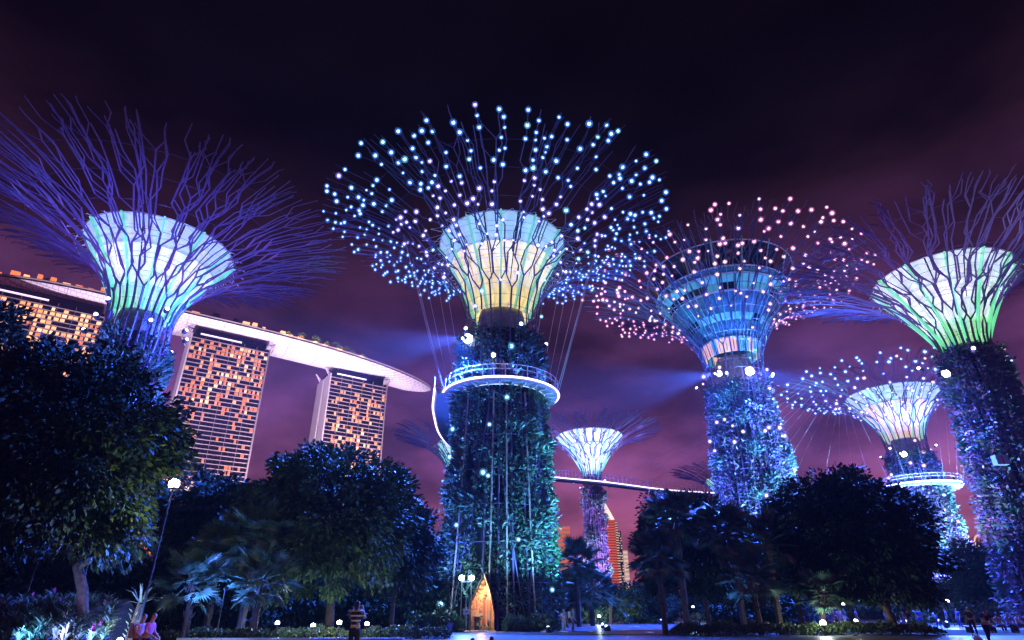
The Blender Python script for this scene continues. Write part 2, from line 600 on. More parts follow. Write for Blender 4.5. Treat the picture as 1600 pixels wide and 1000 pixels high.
def glow(name, col, es, base=(.8, .8, .8), sample=True):
    if name in MATS:
        return MATS[name]
    m = mat(name, base, .5, emit=col, es=es, sample=sample)
    t = m.node_tree                                   # weathered membrane: streaks let less light through
    tcn, mp_, n, r = (t.nodes.new(k) for k in ('ShaderNodeTexCoord', 'ShaderNodeMapping', 'ShaderNodeTexNoise', 'ShaderNodeMapRange'))
    mp_.inputs['Scale'].default_value = (1.6, 1.6, .22)
    n.inputs['Scale'].default_value = 1.3
    n.inputs['Detail'].default_value = 6
    r.inputs['From Min'].default_value, r.inputs['From Max'].default_value = .35, .65
    r.inputs['To Min'].default_value, r.inputs['To Max'].default_value = es * .62, es * 1.08
    t.links.new(tcn.outputs['Object'], mp_.inputs[0]); t.links.new(mp_.outputs[0], n.inputs['Vector']); t.links.new(n.outputs[0], r.inputs[0])
    t.links.new(r.outputs[0], t.nodes['Principled BSDF'].inputs['Emission Strength'])
    return m
CUPS = {
    'green': dict(top=glow('membrane blue white', (.38, .72, .88), .72), mid=glow('membrane white', (.70, .96, .92), .92), low=glow('membrane green white', (.34, .92, .56), .85), fin=glow('fin green', (.08, .82, .42), .75, (.5, .8, .6))),
    'lime': dict(top=glow('membrane pale', (.70, .88, .92), .95), mid=glow('membrane bright', (.78, .96, .90), .92), low=glow('membrane lime', (.42, .95, .40), .85), fin=glow('fin lime', (.12, .85, .30), .8, (.5, .8, .6))),
    'yellow': dict(top=glow('membrane sky', (.30, .58, .72), .75), mid=glow('membrane cream', (1.0, .76, .22), .98), low=glow('membrane yellow', (1.0, .74, .20), .92), fin=glow('fin sea green', (.10, .62, .42), .6, (.5, .8, .6))),
    'orange': dict(top=glow('membrane ice', (.50, .80, .88), .85), mid=glow('membrane warm', (1.0, .62, .26), .85), low=glow('membrane amber', (1.0, .56, .24), .85), fin=glow('fin green dim', (.25, .7, .4), .6, (.5, .8, .6))),
    'cyan': dict(top=glow('membrane frost', (.62, .95, .95), 1.0), mid=glow('membrane aqua', (.50, .95, .90), 1.0), low=glow('membrane teal', (.25, .75, .85), .8), fin=glow('fin aqua', (.10, .75, .70), .7, (.5, .8, .6))),
}
def halo_mat(name, col, es, clear=.80):
    """added, mostly clear shell whose faint emission draws a glow halo round the bulb"""
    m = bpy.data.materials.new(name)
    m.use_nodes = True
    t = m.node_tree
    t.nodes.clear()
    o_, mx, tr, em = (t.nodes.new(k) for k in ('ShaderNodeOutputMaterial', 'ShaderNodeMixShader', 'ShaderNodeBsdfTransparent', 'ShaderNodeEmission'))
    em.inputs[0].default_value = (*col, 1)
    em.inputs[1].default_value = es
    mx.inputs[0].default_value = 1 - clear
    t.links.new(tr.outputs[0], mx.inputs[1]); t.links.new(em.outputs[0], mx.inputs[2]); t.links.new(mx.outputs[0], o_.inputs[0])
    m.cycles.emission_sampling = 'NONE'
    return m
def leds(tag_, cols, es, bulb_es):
    out_ = [halo_mat('%s halo %d' % (tag_, i), c, es) for i, c in enumerate(cols)]
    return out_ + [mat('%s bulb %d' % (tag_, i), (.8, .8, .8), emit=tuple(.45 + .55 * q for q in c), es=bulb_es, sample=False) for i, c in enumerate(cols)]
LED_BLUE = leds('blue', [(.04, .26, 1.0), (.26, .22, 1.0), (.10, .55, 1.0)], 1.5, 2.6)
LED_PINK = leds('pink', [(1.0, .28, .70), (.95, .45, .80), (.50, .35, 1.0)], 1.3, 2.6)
T1 = supertree('unlit violet branched supertree with green white cup rising behind the big dark tree', -41.1, 58.4, 42, 19.7, 30, 3.2, 4.8, 39.3, 7.7, ra=2.5,
               style='green', seed=11, foliage=7000, thick=.135, ribs=28)
T2 = supertree('supertree with blue white globes, yellow cup and a pointed doorway in its trunk', -1.2, 59.7, 43, 19.9, 30.6, 4.0, 5.6, 40.7, 7.4,
               style='yellow', seed=22, leds=LED_BLUE, led_gap=1.12, led_n=600, led_r=.225, foliage=42000, leaf=.40, trunk_leds=26, steel=mat('dark blue steel', (.085, .075, .16), .45), fol_depth=.75)
T4 = supertree('supertree with lime white cup and shaggy flowering trunk, no globes', 52.0, 62.0, 40, 17.5, 27.9, 2.4, 3.9, 37.5, 7.2, ra=2.0,
               style='lime', seed=44, foliage=34000, leaf=.48, leaf_mat=M_LEAF_MIX, foliage_top=27.9, thick=.135, ribs=28, fol_depth=1.0)
T5 = supertree('smaller supertree with blue globes, amber cup and a ring walkway round its trunk', 74.8, 110.8, 42, 19.4, 30, 3.5, 5.3, 39.6, 8.0, ra=2.6,
               style='orange', seed=55, leds=[LED_BLUE[0], LED_BLUE[1], LED_PINK[1], LED_BLUE[3], LED_BLUE[4], LED_PINK[4]], led_gap=1.9, led_n=260, led_r=.30, foliage=24000, leaf=.55, leaf_mat=M_LEAF_MIX, trunk_leds=44)
T7 = supertree('aqua cupped supertree standing beyond the straight walkway bridge', 17.4, 130, 38, 16.2, 27.4, 2.0, 2.5, 36.6, 7.2, ra=1.5, fol_depth=.4, ferns=240,
               style='cyan', seed=77, foliage=11000, leaf=.42, leaf_mat=M_LEAF_MIX, thick=.115)
T6 = supertree('far dark supertree half hidden behind the trunk with the doorway', -11, 130.2, 37, 15.4, 26, 2.4, 3.2, 35.0, 5.5, ra=1.8,
               style='cyan', seed=66, foliage=3000, leaf=.6, thick=.115, panel_rows=5)
T8 = supertree('farthest small supertree with dim aqua cup peeping over the palms', 53.9, 148, 33, 13.6, 23, 2.3, 3.1, 30.8, 5.6, ra=1.8,
               style='cyan', seed=88, foliage=3000, leaf=.6, thick=.115, panel_rows=5)
# the tallest one carries a glazed bar instead of a membrane cup
T3 = supertree('tallest supertree with pink globes and a glazed teal bar in its crown', 33.0, 81.7, 47.5, 21.3, 33.5, 4.1, 5.9, 48.8, 10.8,
               seed=33, leds=LED_PINK, led_gap=1.2, led_n=430, led_r=.24, foliage=32000, leaf=.46, leaf_mat=M_LEAF_MIX, trunk_leds=80, cup=False, ribs=26,
               steel=mat('blue steel', (.07, .08, .16), .45), foliage_top=31)
def bar_crown(T):
    teal = mat('teal cladding', (.05, .20, .24), .35, noise=.25, nscale=1.2)
    dark = mat('dark glazing', (.012, .03, .04), .12)
    warm = mat('lit bar window', (.5, .3, .2), emit=(1.0, .50, .34), es=1.0)
    tealw = mat('lit teal window', (.2, .5, .6), emit=(.06, .50, .60), es=.32)
    def band(name, m, prof, n=26, gap=.012):
        for k in range(n):
            a0, a1 = 2 * PI * k / n + gap, 2 * PI * (k + 1) / n - gap
            b = MB()
            (ra_, za), (rb_, zb) = prof
            V = []
            for (r, z) in ((ra_, za), (rb_, zb), (ra_ - .12, za), (rb_ - .12, zb)):
                for a in (a0, a1):
                    V.append((r * math.cos(a), r * math.sin(a), z))
            b.add(V, [(0, 1, 3, 2), (4, 6, 7, 5), (0, 2, 6, 4), (1, 5, 7, 3), (2, 3, 7, 6), (0, 4, 5, 1)])
            b.build(name, m[k % len(m)] if isinstance(m, list) else m, T)
    rr = random.Random(5)
    band('window', [warm if rr.random() < .55 else tealw for _ in range(26)], ((3.7, 35.2), (4.1, 37.2)))
    band('cladding_panel', teal, ((4.1, 37.3), (5.3, 39.4)))
    band('window', [tealw if rr.random() < .5 else dark for _ in range(26)], ((5.35, 39.5), (5.9, 40.4)))
    band('cladding_panel', teal, ((5.9, 40.5), (7.7, 42.8)))
    band('window', [dark if rr.random() < .7 else tealw for _ in range(26)], ((7.8, 42.9), (8.3, 44.0)))
    band('window', [tealw] * 26, ((8.4, 44.1), (9.0, 45.0)))
    band('cladding_panel', teal, ((9.1, 45.1), (9.7, 45.7)))
    band('awning_panel', dark, ((9.3, 46.3), (10.9, 49.4)))
    for z, r in ((37.25, 4.2), (42.85, 7.9), (45.05, 9.2), (45.8, 9.9), (49.45, 10.95)):
        b = MB()
        b.tube([(r * math.cos(2 * PI * j / 52), r * math.sin(2 * PI * j / 52), z) for j in range(52)], .12, 4, closed=True)
        b.build('ring_beam', M_STEEL_PALE, T)
    q_ = MB()
    q_.tube([(3.95, 0, 35.2), (4.35, 0, 37.2), (5.5, 0, 39.4), (6.1, 0, 40.4), (7.9, 0, 42.8), (9.2, 0, 45.0), (9.95, 0, 45.7)], .07, 4)
    me_ = q_.mesh('mullion', mat('pale teal mullion', (.22, .48, .50), .4))
    for k in range(52):
        link('mullion', me_, T, rz=2 * PI * k / 52)
    for k in range(16):
        a = 2 * PI * k / 16
        b = MB()
        b.tube([(9.6, 0, 45.5), (10.2, 0, 47.6), (11.3, 0, 49.9)], [.16, .14, .10], 4)
        o = b.build('awning_rib', mat('pale teal rib', (.30, .62, .55), .4), T)
        o.rotation_euler.z = a
    b = MB()
    b.lathe([(.1, 45.9), (9.8, 45.9), (9.8, 46.1), (.1, 46.1)], 26)
    b.build('terrace', M_CONC, T)
bar_crown(T3)
for k in range(4):                                    # added pale ribs on the doorway tree, warm light put into their colour
    a = rad((-132, -97, -82, -58)[k])
    b = MB()
    pts = []
    for i in range(7):
        zz = i / 6 * 21.0
        u = 1 - zz / 30.6
        r = 4.0 + 1.6 * u ** 1.5 + .42
        pts.append((r * math.cos(a), r * math.sin(a), zz))
    b.tube(pts, .085, 5)
    b.build('lit_rib', mat('lit rib steel', (.42, .32, .27), .5), T2)

# floodlights: fixture on the tree, light inside it
m_lens = {}
def flood(T, loc, target, col, power, cone=100, size=.3, lens=None, es=12, blend=.6):
    root = None
    b = MB()
    d = (Vector(target) - Vector(loc)).normalized()
    L = Vector(loc)
    b.tube([L - d * .45, L - d * .30, L - d * .02], [.10, .26, .30], 8)
    o = b.build('floodlight', M_DARKMETAL, T)
    key = tuple(round(c, 2) for c in col) + (es,)
    if key not in m_lens:
        m_lens[key] = mat('flood lens %d' % len(m_lens), (.8, .8, .8), emit=tuple(.5 + .5 * c for c in col), es=es, sample=False)
    q = MB()
    q.ico(L + d * (lens or .2) * .5, lens or .2)
    q.build('lens', m_lens[key], o)
    lamp('SPOT', col, power, L + d * ((lens or .2) * 1.6), o, Vector(target), size, cone, blend)
    return o
BLUE, VIOLET, TEAL, PINKL, CYAN = (.06, .16, 1.0), (.32, .12, 1.0), (.08, .75, .85), (1.0, .35, .75), (.2, .7, 1.0)
def canopy_floods(T, z, r, col, power, n, off=0.0, out=13, up=11):
    for k in range(n):
        a = 2 * PI * (k + off) / n
        flood(T, (r * math.cos(a), r * math.sin(a), z), (out * math.cos(a), out * math.sin(a), z + up), col, power, 110)
canopy_floods(T1, 28.5, 5.0, VIOLET, 3000, 6, .25)
canopy_floods(T1, 30.5, 4.6, (.85, .40, 1.0), 1200, 5, .6)
canopy_floods(T2, 28.2, 5.0, (.16, .22, 1.0), 1600, 5, .1)
canopy_floods(T3, 31.2, 5.6, BLUE, 1600, 5, .3)
canopy_floods(T4, 26.5, 5.2, (.45, .2, 1.0), 3600, 5, .3)
canopy_floods(T5, 28.5, 5.2, (.35, .15, 1.0), 4000, 4, .3)
canopy_floods(T7, 26, 4.6, (.14, .14, 1.0), 3500, 4, .3)
canopy_floods(T6, 24.5, 4.6, VIOLET, 3500, 3, .3)
canopy_floods(T8, 21.5, 4.4, VIOLET, 3500, 3, .3)
def neck_fill_floods(T, z, r, col, power, tz):  # added floods standing in for the head's blue light on the neck
    for a in (-150, -110, -70, -30):
        a = rad(a)
        flood(T, (r * math.cos(a), r * math.sin(a), z), (1.5 * math.cos(a), 1.5 * math.sin(a), tz), col, power, 95, .2, .09, 3)
neck_fill_floods(T2, 22.4, 5.9, (.05, .14, 1.0), 1500, 28)
neck_fill_floods(T5, 22.4, 6.6, (.06, .14, 1.0), 3000, 28)
def trunk_floods(T, z, dist, cols, power, angs, tz=16):
    for i, a in enumerate(angs):
        a = rad(a)
        flood(T, (dist * math.cos(a), dist * math.sin(a), z), (2 * math.cos(a), 2 * math.sin(a), tz), cols[i % len(cols)], power, 58, .3, .13, 3)
trunk_floods(T2, .3, 10.5, [BLUE, (.10, .36, .9), (.08, .48, .75), (.15, .45, 1.0), BLUE], 34000, (-138, -68, -32, 20, 165), 17)
trunk_floods(T3, .5, 17, [BLUE, (.5, .15, 1.0), (.15, .45, 1.0)], 330000, (-160, -115, -70, -20, 60), 17)
trunk_floods(T4, .5, 13, [(.25, .5, 1.0), (.9, .5, 1.0), TEAL], 26000, (-170, 150, 20), 22)
trunk_floods(T5, .5, 15, [BLUE, (.2, .3, 1.0), CYAN], 260000, (-160, -110, -60, -10), 15)
trunk_floods(T7, .5, 10, [(.2, .3, 1.0), (.6, .3, 1.0)], 100000, (-150, -100, -50), 16)
trunk_floods(T1, .5, 10, [(.12, .16, 1.0)], 70000, (-120, -60, -10), 24)  # added floods standing in for canopy head light on this trunk
trunk_floods(T6, .5, 9, [(.2, .3, 1.0)], 30000, (-120, -60), 18)
# the strong blue heads just under the crowns
def local(T, px, py, r):
    """point on the tree's surface of radius r towards the camera that shows at the pixel"""
    c = Vector((T.location.x, T.location.y, 0))
    d = ray(px, py)
    o = Vector((0, 0, CAM_Z)) - c
    A = d.x ** 2 + d.y ** 2
    B = 2 * (o.x * d.x + o.y * d.y)
    K = o.x ** 2 + o.y ** 2 - r * r
    disc = B * B - 4 * A * K
    t = (-B - math.sqrt(max(0, disc))) / (2 * A)
    return o + d * t
def head(T, px, py, r, col, power, lens=.45, es=25):
    p = local(T, px, py, r)
    rt = math.hypot(p.x, p.y)
    flood(T, p, (p.x * 3, p.y * 3, p.z - 13), col, power, 128, .3, lens, es)
head(T2, 733, 527, 4.9, (.03, .11, 1.0), 340000, .55)
head(T3, 1170, 578, 5.2, (.04, .12, 1.0), 340000, .65)
head(T3, 1124, 582, 5.2, (.04, .13, 1.0), 90000, .45)
head(T4, 1479, 582, 4.6, (.06, .15, 1.0), 110000, .42)
head(T5, 1412, 708, 4.8, (.07, .20, 1.0), 100000, .55)
def beam(T, px, py, r, az, slope, col, power, cone):
    """narrow sideways beam from a head, seen in the damp air"""
    p = local(T, px, py, r)
    d = Vector((math.cos(rad(az)), math.sin(rad(az)), slope))
    flood(T, p + d * .6, p + d * 10, col, power * .85, cone * 1.3, .2, .16, 8, 1.0)
for (T_, px_, py_, r_, az_, sl_, pw_, cn_) in ((T2, 733, 527, 5.2, 197, -.30, 4200000, 34), (T3, 1170, 578, 5.5, 4, -.26, 6500000, 32), (T3, 1124, 582, 5.5, 188, -.26, 5200000, 32), (T4, 1479, 582, 4.2, 205, -.1, 500000, 34), (T5, 1412, 708, 5.2, 190, -.1, 300000, 30)):
    beam(T_, px_, py_, r_, az_, sl_, (.06, .14, 1.0), pw_, cn_)
head(T2, 771, 554, 4.9, (.55, .8, 1.0), 300, .22)

# ------------------------------------------------------------------ walkway in the air
SKY_Z = 22.0
sw = thing('skyway', 'curved aerial walkway with lit edge linking two supertrees', 'walkway', (-8.2, 78, 0))
def rel(p, o):
    return (p[0] - o.location.x, p[1] - o.location.y, p[2])
def catmull(P, n):
    P = [Vector(p) for p in P]
    P = [P[0] * 2 - P[1]] + P + [P[-1] * 2 - P[-2]]
    out_ = []
    for i in range(1, len(P) - 2):
        for k in range(n):
            t = k / n
            a, b, c, d = P[i - 1:i + 3]
            out_.append(.5 * ((2 * b) + (c - a) * t + (2 * a - 5 * b + 4 * c - d) * t * t + (3 * b - a - 3 * c + d) * t ** 3))
    out_.append(P[-2])
    return out_
path = catmull([(-6.9, 57.5, 0), (-8.0, 66, 0), (-7.9, 78, 0), (-3.6, 92, 0), (5.7, 101.5, 0), (16, 106.5, 0), (30, 114.5, 0), (45, 118, 0), (58, 116, 0), (68.6, 112, 0)], 8)
m_deck = mat('walkway deck steel', (.16, .14, .20), .5, noise=.2)
m_strip = mat('walkway light strip', (.8, .8, .8), emit=(.80, .66, 1.0), es=2.6)
m_rail = mat('walkway railing', (.75, .55, .68), .4)
b, strip, rail_l, rail_r = MB(), MB(), [], []
V, Fc = [], []
for i, p in enumerate(path):
    d = (path[min(i + 1, len(path) - 1)] - path[max(0, i - 1)]).normalized()
    nrm = Vector((-d.y, d.x, 0))
    for (w, z) in ((-1.05, SKY_Z + .05), (1.05, SKY_Z + .05), (.75, SKY_Z - .45), (-.75, SKY_Z - .45)):
        q = p + nrm * w
        V.append(rel((q.x, q.y, z), sw))
    ql, qr = p + nrm * 1.08, p - nrm * 1.08
    rail_l.append(Vector(rel((ql.x, ql.y, SKY_Z), sw)))
    rail_r.append(Vector(rel((qr.x, qr.y, SKY_Z), sw)))
    if i:
        o4, n4 = (i - 1) * 4, i * 4
        for j in range(4):
            j2 = (j + 1) % 4
            Fc.append((o4 + j, o4 + j2, n4 + j2, n4 + j))
b.add(V, Fc)
b.build('deck', m_deck, sw)
for side in (rail_l, rail_r):
    b = MB()
    b.tube([p + Vector((0, 0, -.12)) for p in side], .10, 4)
    b.build('light_strip', m_strip, sw)
    b = MB()
    b.tube([p + Vector((0, 0, 1.2)) for p in side], .04, 4)
    b.build('handrail', m_rail, sw)
q = MB(); q.tube([(0, 0, 0), (0, 0, 1.25)], .045, 4)
me_post = q.mesh('baluster', m_rail)
for side in (rail_l, rail_r):
    for i in range(len(side) - 1):
        for t in (0, .5):
            link('baluster', me_post, sw, side[i].lerp(side[i + 1], t))
m_glass = mat('rail mesh', (.30, .22, .32), .5)
for (T, ro, ri) in ((T2, 6.1, 4.7), (T5, 6.9, 5.0)):
    cx, cy = T.location.x - sw.location.x, T.location.y - sw.location.y
    b = MB()
    b.lathe([(ri, SKY_Z - .35), (ro - .15, SKY_Z - .42), (ro, SKY_Z), (ri, SKY_Z + .05), (ri, SKY_Z - .35)], 56, cx=cx, cy=cy)
    b.build('ring_deck', m_deck, sw)
    b = MB()
    b.tube([(cx + (ro + .06) * math.cos(2 * PI * j / 64), cy + (ro + .06) * math.sin(2 * PI * j / 64), SKY_Z - .14) for j in range(64)], .11, 4, closed=True)
    b.build('light_strip', m_strip, sw)
    b = MB()
    b.tube([(cx + (ri + .05) * math.cos(2 * PI * j / 64), cy + (ri + .05) * math.sin(2 * PI * j / 64), SKY_Z - .42) for j in range(64)], .035, 4, closed=True)
    b.build('light_strip', mat('inner strip', (.8, .8, .8), emit=(.75, .85, 1.0), es=1.2), sw)
    for zz in (1.2, .7):
        b = MB()
        b.tube([(cx + ro * math.cos(2 * PI * j / 64), cy + ro * math.sin(2 * PI * j / 64), SKY_Z + zz) for j in range(64)], .04, 4, closed=True)
        b.build('handrail', m_rail, sw)
    q = MB(); q.tube([(0, 0, 0), (0, 0, 1.25)], .05, 4)
    for k in range(34):
        a = 2 * PI * k / 34
        link('baluster', me_post, sw, (cx + ro * math.cos(a), cy + ro * math.sin(a), SKY_Z))
    q = MB()
    q.box(ri + .1, ro - .2, -.05, .05, SKY_Z - .62, SKY_Z - .40)
    me_br = q.mesh('bracket', M_STEEL_PALE)
    for k in range(28):
        link('bracket', me_br, sw, (cx, cy, 0), 2 * PI * k / 28)
# suspension cables
m_cable = mat('steel cable', (.62, .55, .66), .35)
def cable(p, q_):
    b = MB()
    b.tube([rel(p, sw), rel(q_, sw)], .022, 3)
    b.build('cable', m_cable, sw)
rc_ = random.Random(9)
for k in range(9):
    for sgn in (-1, 1):
        a = rad(90 + sgn * (18 + k * 11))
        cx, cy = T2.location.x, T2.location.y
        r2, z2 = prof_canopy(.62 + .02 * (k % 3), 30.6, 4.0, 43, 19.9)
        cable((cx + 6.1 * math.cos(a), cy + 6.1 * math.sin(a), SKY_Z), (cx + r2 * math.cos(a), cy + r2 * math.sin(a), z2))
for k in range(16):
    i = len(path) - 2 - k * 2
    p = path[i]
    a = math.atan2(p.y - 110.8, p.x - 74.8) + rc_.uniform(-.25, .25)
    r2, z2 = prof_canopy(.5 + .032 * k, 30, 3.5, 42, 19.4)
    cable((p.x, p.y, SKY_Z + .3), (74.8 + r2 * math.cos(a), 110.8 + r2 * math.sin(a), z2))
    if k < 8:
        a = rad(200 + k * 24)
        cable((74.8 + 6.9 * math.cos(a), 110.8 + 6.9 * math.sin(a), SKY_Z), (74.8 + 11 * math.cos(a), 110.8 + 11 * math.sin(a), 37.2))

# ------------------------------------------------------------------ hotel with the long roof deck
HA = rad(34.5)
hx = lambda a, n: (a * math.cos(HA) - n * math.sin(HA), a * math.sin(HA) + n * math.cos(HA))
A0, N0 = 60.0, 475.0
hotel = thing('hotel', 'three tower hotel joined at the top by a long boat shaped roof deck', 'hotel', (*hx(A0, N0), 0), HA)
m_slab = mat('pale balcony slab', (.30, .24, .245), .7, noise=.12, nscale=.2)
m_endwall = mat('white end wall', (.74, .70, .74), .6, noise=.06, nscale=.05)
m_hglass = mat('dark hotel glazing', (.02, .018, .022), .25)
m_win = [mat('lit room %d' % i, (.5, .3, .2), emit=c, es=e, sample=False) for i, (c, e) in enumerate([((1, .34, .13), 1.6), ((1, .46, .20), 1.8), ((1, .24, .08), 1.2), ((1, .56, .30), 2.0)])]
m_deckskin = mat('pale deck cladding', (.72, .68, .74), .45)
_t = m_deckskin.node_tree
_tc, _bk = _t.nodes.new('ShaderNodeTexCoord'), _t.nodes.new('ShaderNodeTexBrick')
_bk.inputs['Scale'].default_value = 1.0
_bk.inputs['Brick Width'].default_value = 3.4
_bk.inputs['Row Height'].default_value = 2.1
_bk.inputs['Mortar Size'].default_value = .22
_bk.inputs['Color1'].default_value = (.74, .69, .76, 1)
_bk.inputs['Color2'].default_value = (.68, .62, .69, 1)
_bk.inputs['Mortar'].default_value = (.36, .31, .36, 1)
_t.links.new(_tc.outputs['Object'], _bk.inputs['Vector'])
_t.links.new(_bk.outputs['Color'], _t.nodes['Principled BSDF'].inputs['Base Color'])
def tower(a0, a1, nf, nb, zt, flare, cols, rows, lit, seed, budget, more_lit):
    rng = random.Random(seed)
    la0, la1, ln0, ln1 = a0 - A0, a1 - A0, nf - N0, nb - N0
    gapc = (ln0 + ln1) / 2
    def off(z):                                        # the front slab leans out towards the ground
        u = 1 - z / zt
        return flare * u * u
    segs = [zt * i / 10 for i in range(11)]
    # glazing body of the front slab
    b = MB()
    for i in range(10):
        z0_, z1_ = segs[i], segs[i + 1]
        o0, o1 = off(z0_), off(z1_)
        b.hexa([(la0 + 1, ln0 + 1.6 - o0, z0_), (la1 - 1, ln0 + 1.6 - o0, z0_), (la1 - 1, gapc - 2 - o0 * .8, z0_), (la0 + 1, gapc - 2 - o0 * .8, z0_),
                (la0 + 1, ln0 + 1.6 - o1, z1_), (la1 - 1, ln0 + 1.6 - o1, z1_), (la1 - 1, gapc - 2 - o1 * .8, z1_), (la0 + 1, gapc - 2 - o1 * .8, z1_)])
    tw = b.build('tower', m_hglass, hotel)
    for sgn, a in ((0, la0), (1, la1)):               # end walls of the two slabs
        for (f0, f1, kk) in ((ln0, gapc - 1.6, 1), (gapc + 1.2, ln1, -.6)):
            b = MB()
            x0, x1 = (a, a + .98) if sgn == 0 else (a - .98, a)
            for i in range(10):
                z0_, z1_ = segs[i], segs[i + 1]
                o0, o1 = off(z0_) * kk, off(z1_) * kk
                b.hexa([(x0, f0 - o0, z0_), (x1, f0 - o0, z0_), (x1, f1 - o0 * .8, z0_), (x0, f1 - o0 * .8, z0_), (x0, f0 - o1, z1_), (x1, f0 - o1, z1_), (x1, f1 - o1 * .8, z1_), (x0, f1 - o1 * .8, z1_)])
            b.build('end_wall', m_endwall if sgn == 0 else m_slab, tw)
    b = MB()                                           # back slab
    for i in range(10):
        z0_, z1_ = segs[i], segs[i + 1]
        o0, o1 = -off(z0_) * .6, -off(z1_) * .6
        b.hexa([(la0 + 1, gapc + 1.2 - o0, z0_), (la1 + 3.4, gapc + 1.2 - o0, z0_), (la1 + 3.4, ln1 - o0, z0_), (la0 + 1, ln1 - o0, z0_), (la0 + 1, gapc + 1.2 - o1, z1_), (la1 + 3.4, gapc + 1.2 - o1, z1_), (la1 + 3.4, ln1 - o1, z1_), (la0 + 1, ln1 - o1, z1_)])
    b.build('rear_slab', m_hglass, tw)
    fh = (zt - 6) / rows
    cw = (la1 - la0 - 2) / cols
    q = MB(); q.box(la0 + 1.01, la1 - 1.01, 0, 1.7, -.15, .15)
    me_sl = q.mesh('floor_slab', m_slab)
    for r in range(rows + 1):
        z = 3 + r * fh
        link('floor_slab', me_sl, tw, (0, ln0 - off(z) - .1, z))
    for c_ in range(cols + 1):                          # party walls between balconies
        if c_ % 3:
            continue
        b = MB()
        x = la0 + 1 + c_ * cw
        for i in range(10):
            z0_, z1_ = segs[i], segs[i + 1]
            o0, o1 = off(z0_), off(z1_)
            w = .13
            b.hexa([(x - w, ln0 - o0 + .12, z0_), (x + w, ln0 - o0 + .12, z0_), (x + w, ln0 + 1.58 - o0, z0_), (x - w, ln0 + 1.58 - o0, z0_), (x - w, ln0 - o1 + .12, z1_), (x + w, ln0 - o1 + .12, z1_), (x + w, ln0 + 1.58 - o1, z1_), (x - w, ln0 + 1.58 - o1, z1_)])
        b.build('party_wall', m_slab, tw)
    wm = []
    for wv, ww in ((0, .78), (1, .52)):
        for mi in range(4):
            q = MB(); q.box(0, cw * ww, -.06, .06, -fh * .40, fh * .40)
            wm.append(q.mesh('window', m_win[mi]))
    cand = []
    for r in range(rows):
        for c_ in range(cols):
            p = lit(r / rows, c_ / cols) * (.55 + .9 * rng.random())
            cand.append((p + rng.uniform(-1.0, 1.0), r, c_))
    cand.sort(reverse=True)
    rest, far = MB(), MB()
    for n_, (p, r, c_) in enumerate(cand):
        z = 3 + (r + .5) * fh
        x = la0 + 1 + (c_ + rng.choice((.06, .14, .2))) * cw
        yy = ln0 + 1.6 - off(z) - .08
        if n_ < budget:
            link('window', wm[rng.randrange(8)], tw, (x, yy, z))
        elif n_ < budget + more_lit:
            far.box(x, x + cw * rng.choice((.5, .75)), yy - .05, yy + .05, z - fh * .38, z + fh * .38)
        else:
            rest.box(x, x + cw * .5, yy - .04, yy + .02, z - fh * .33, z + fh * .33)
    o = far.build('lit_window', m_win[seed % 3], tw)
    o['kind'] = 'stuff'
    o = rest.build('unlit_window', mat('unlit window', (.05, .04, .05), .15), tw)
    o['kind'] = 'stuff'
    # lit plant floor between tower and deck
    b = MB(); b.box(la0 + 3, la1 - 3, ln0 + 4, ln1 - 4, zt, zt + 6)
    b.build('crown_storey', m_hglass, tw)
    b = MB(); b.box(la0 + 6, la0 + (la1 - la0) * .62, ln0 + 1.2, ln0 + 1.8, zt + .5, zt + 1.6)
    b.build('cove_light', mat('cove light', (.8, .8, .8), emit=(.82, .62, 1.0), es=1.5), tw)
    for sgn in (la0 + 1, la1 - 1):
        for s2 in (ln0 + 6, ln1 - 6):
            b = MB(); b.tube([(sgn, s2, zt - 1), (sgn + (-5 if sgn < (la0 + la1) / 2 else 5), s2, zt + 7)], .5, 4)
            b.tube([(sgn + 3, s2, zt - 1), (sgn + (-5 if sgn < (la0 + la1) / 2 else 5), s2, zt + 7)], .4, 4)
            b.build('roof_brace', m_endwall, tw)
    return tw
lit_m = lambda v, u: 1.15 if v > .80 and u > .25 else (.85 if v > .70 else (.55 if v < .42 and v > .12 else .25)) + .15 * math.sin(u * 9)
lit_r = lambda v, u: .75 if .30 < v < .92 and u > .12 else .3
lit_l = lambda v, u: 1.4 if v > .72 else .1
t_l = tower(-112, -25, 455, 492, 185, 6, 26, 56, lit_l, 1, 95, 190)
t_m = tower(28, 84, 455, 492, 185, 14, 18, 56, lit_m, 2, 115, 200)
t_r = tower(138, 190, 472, 507, 183, 14, 16, 54, lit_r, 3, 90, 150)
# the deck: cross sections along a gently bent keel
def keel(a):
    u = max(0, (a - 60) / 186)
    return 473 + 27 * u ** 2
def half(a):
    t = (a - (-100)) / (246 + 100)
    return 20.5 * max(.0, 1 - abs(2 * t - 1) ** 4.5) ** .6 * (1 if t < .5 else 1 - .25 * (2 * t - 1) ** 2)
secs = [-100 + 346 * (i / 56) for i in range(57)]
NS = 13
grid = []
for a in secs:
    h, n_ = max(half(a), .4), keel(a)
    row = []
    for j in range(NS):
        t = -1 + 2 * j / (NS - 1)
        z = 198.6 - 8.8 * max(.04, (1 - abs(t) ** 2.2)) ** .7 * min(1, h / 14 + .15)
        row.append((a - A0, n_ - N0 + t * h, z))
    grid.append(row)
dk = MB()
dk.add([(x, y, 199.0) for r in grid for (x, y, z) in (r[0], r[-1])], [(2 * i, 2 * i + 2, 2 * i + 3, 2 * i + 1) for i in range(56)])
deck = dk.build('roof_deck', mat('deck top', (.2, .18, .17), .8), hotel)
q = MB()
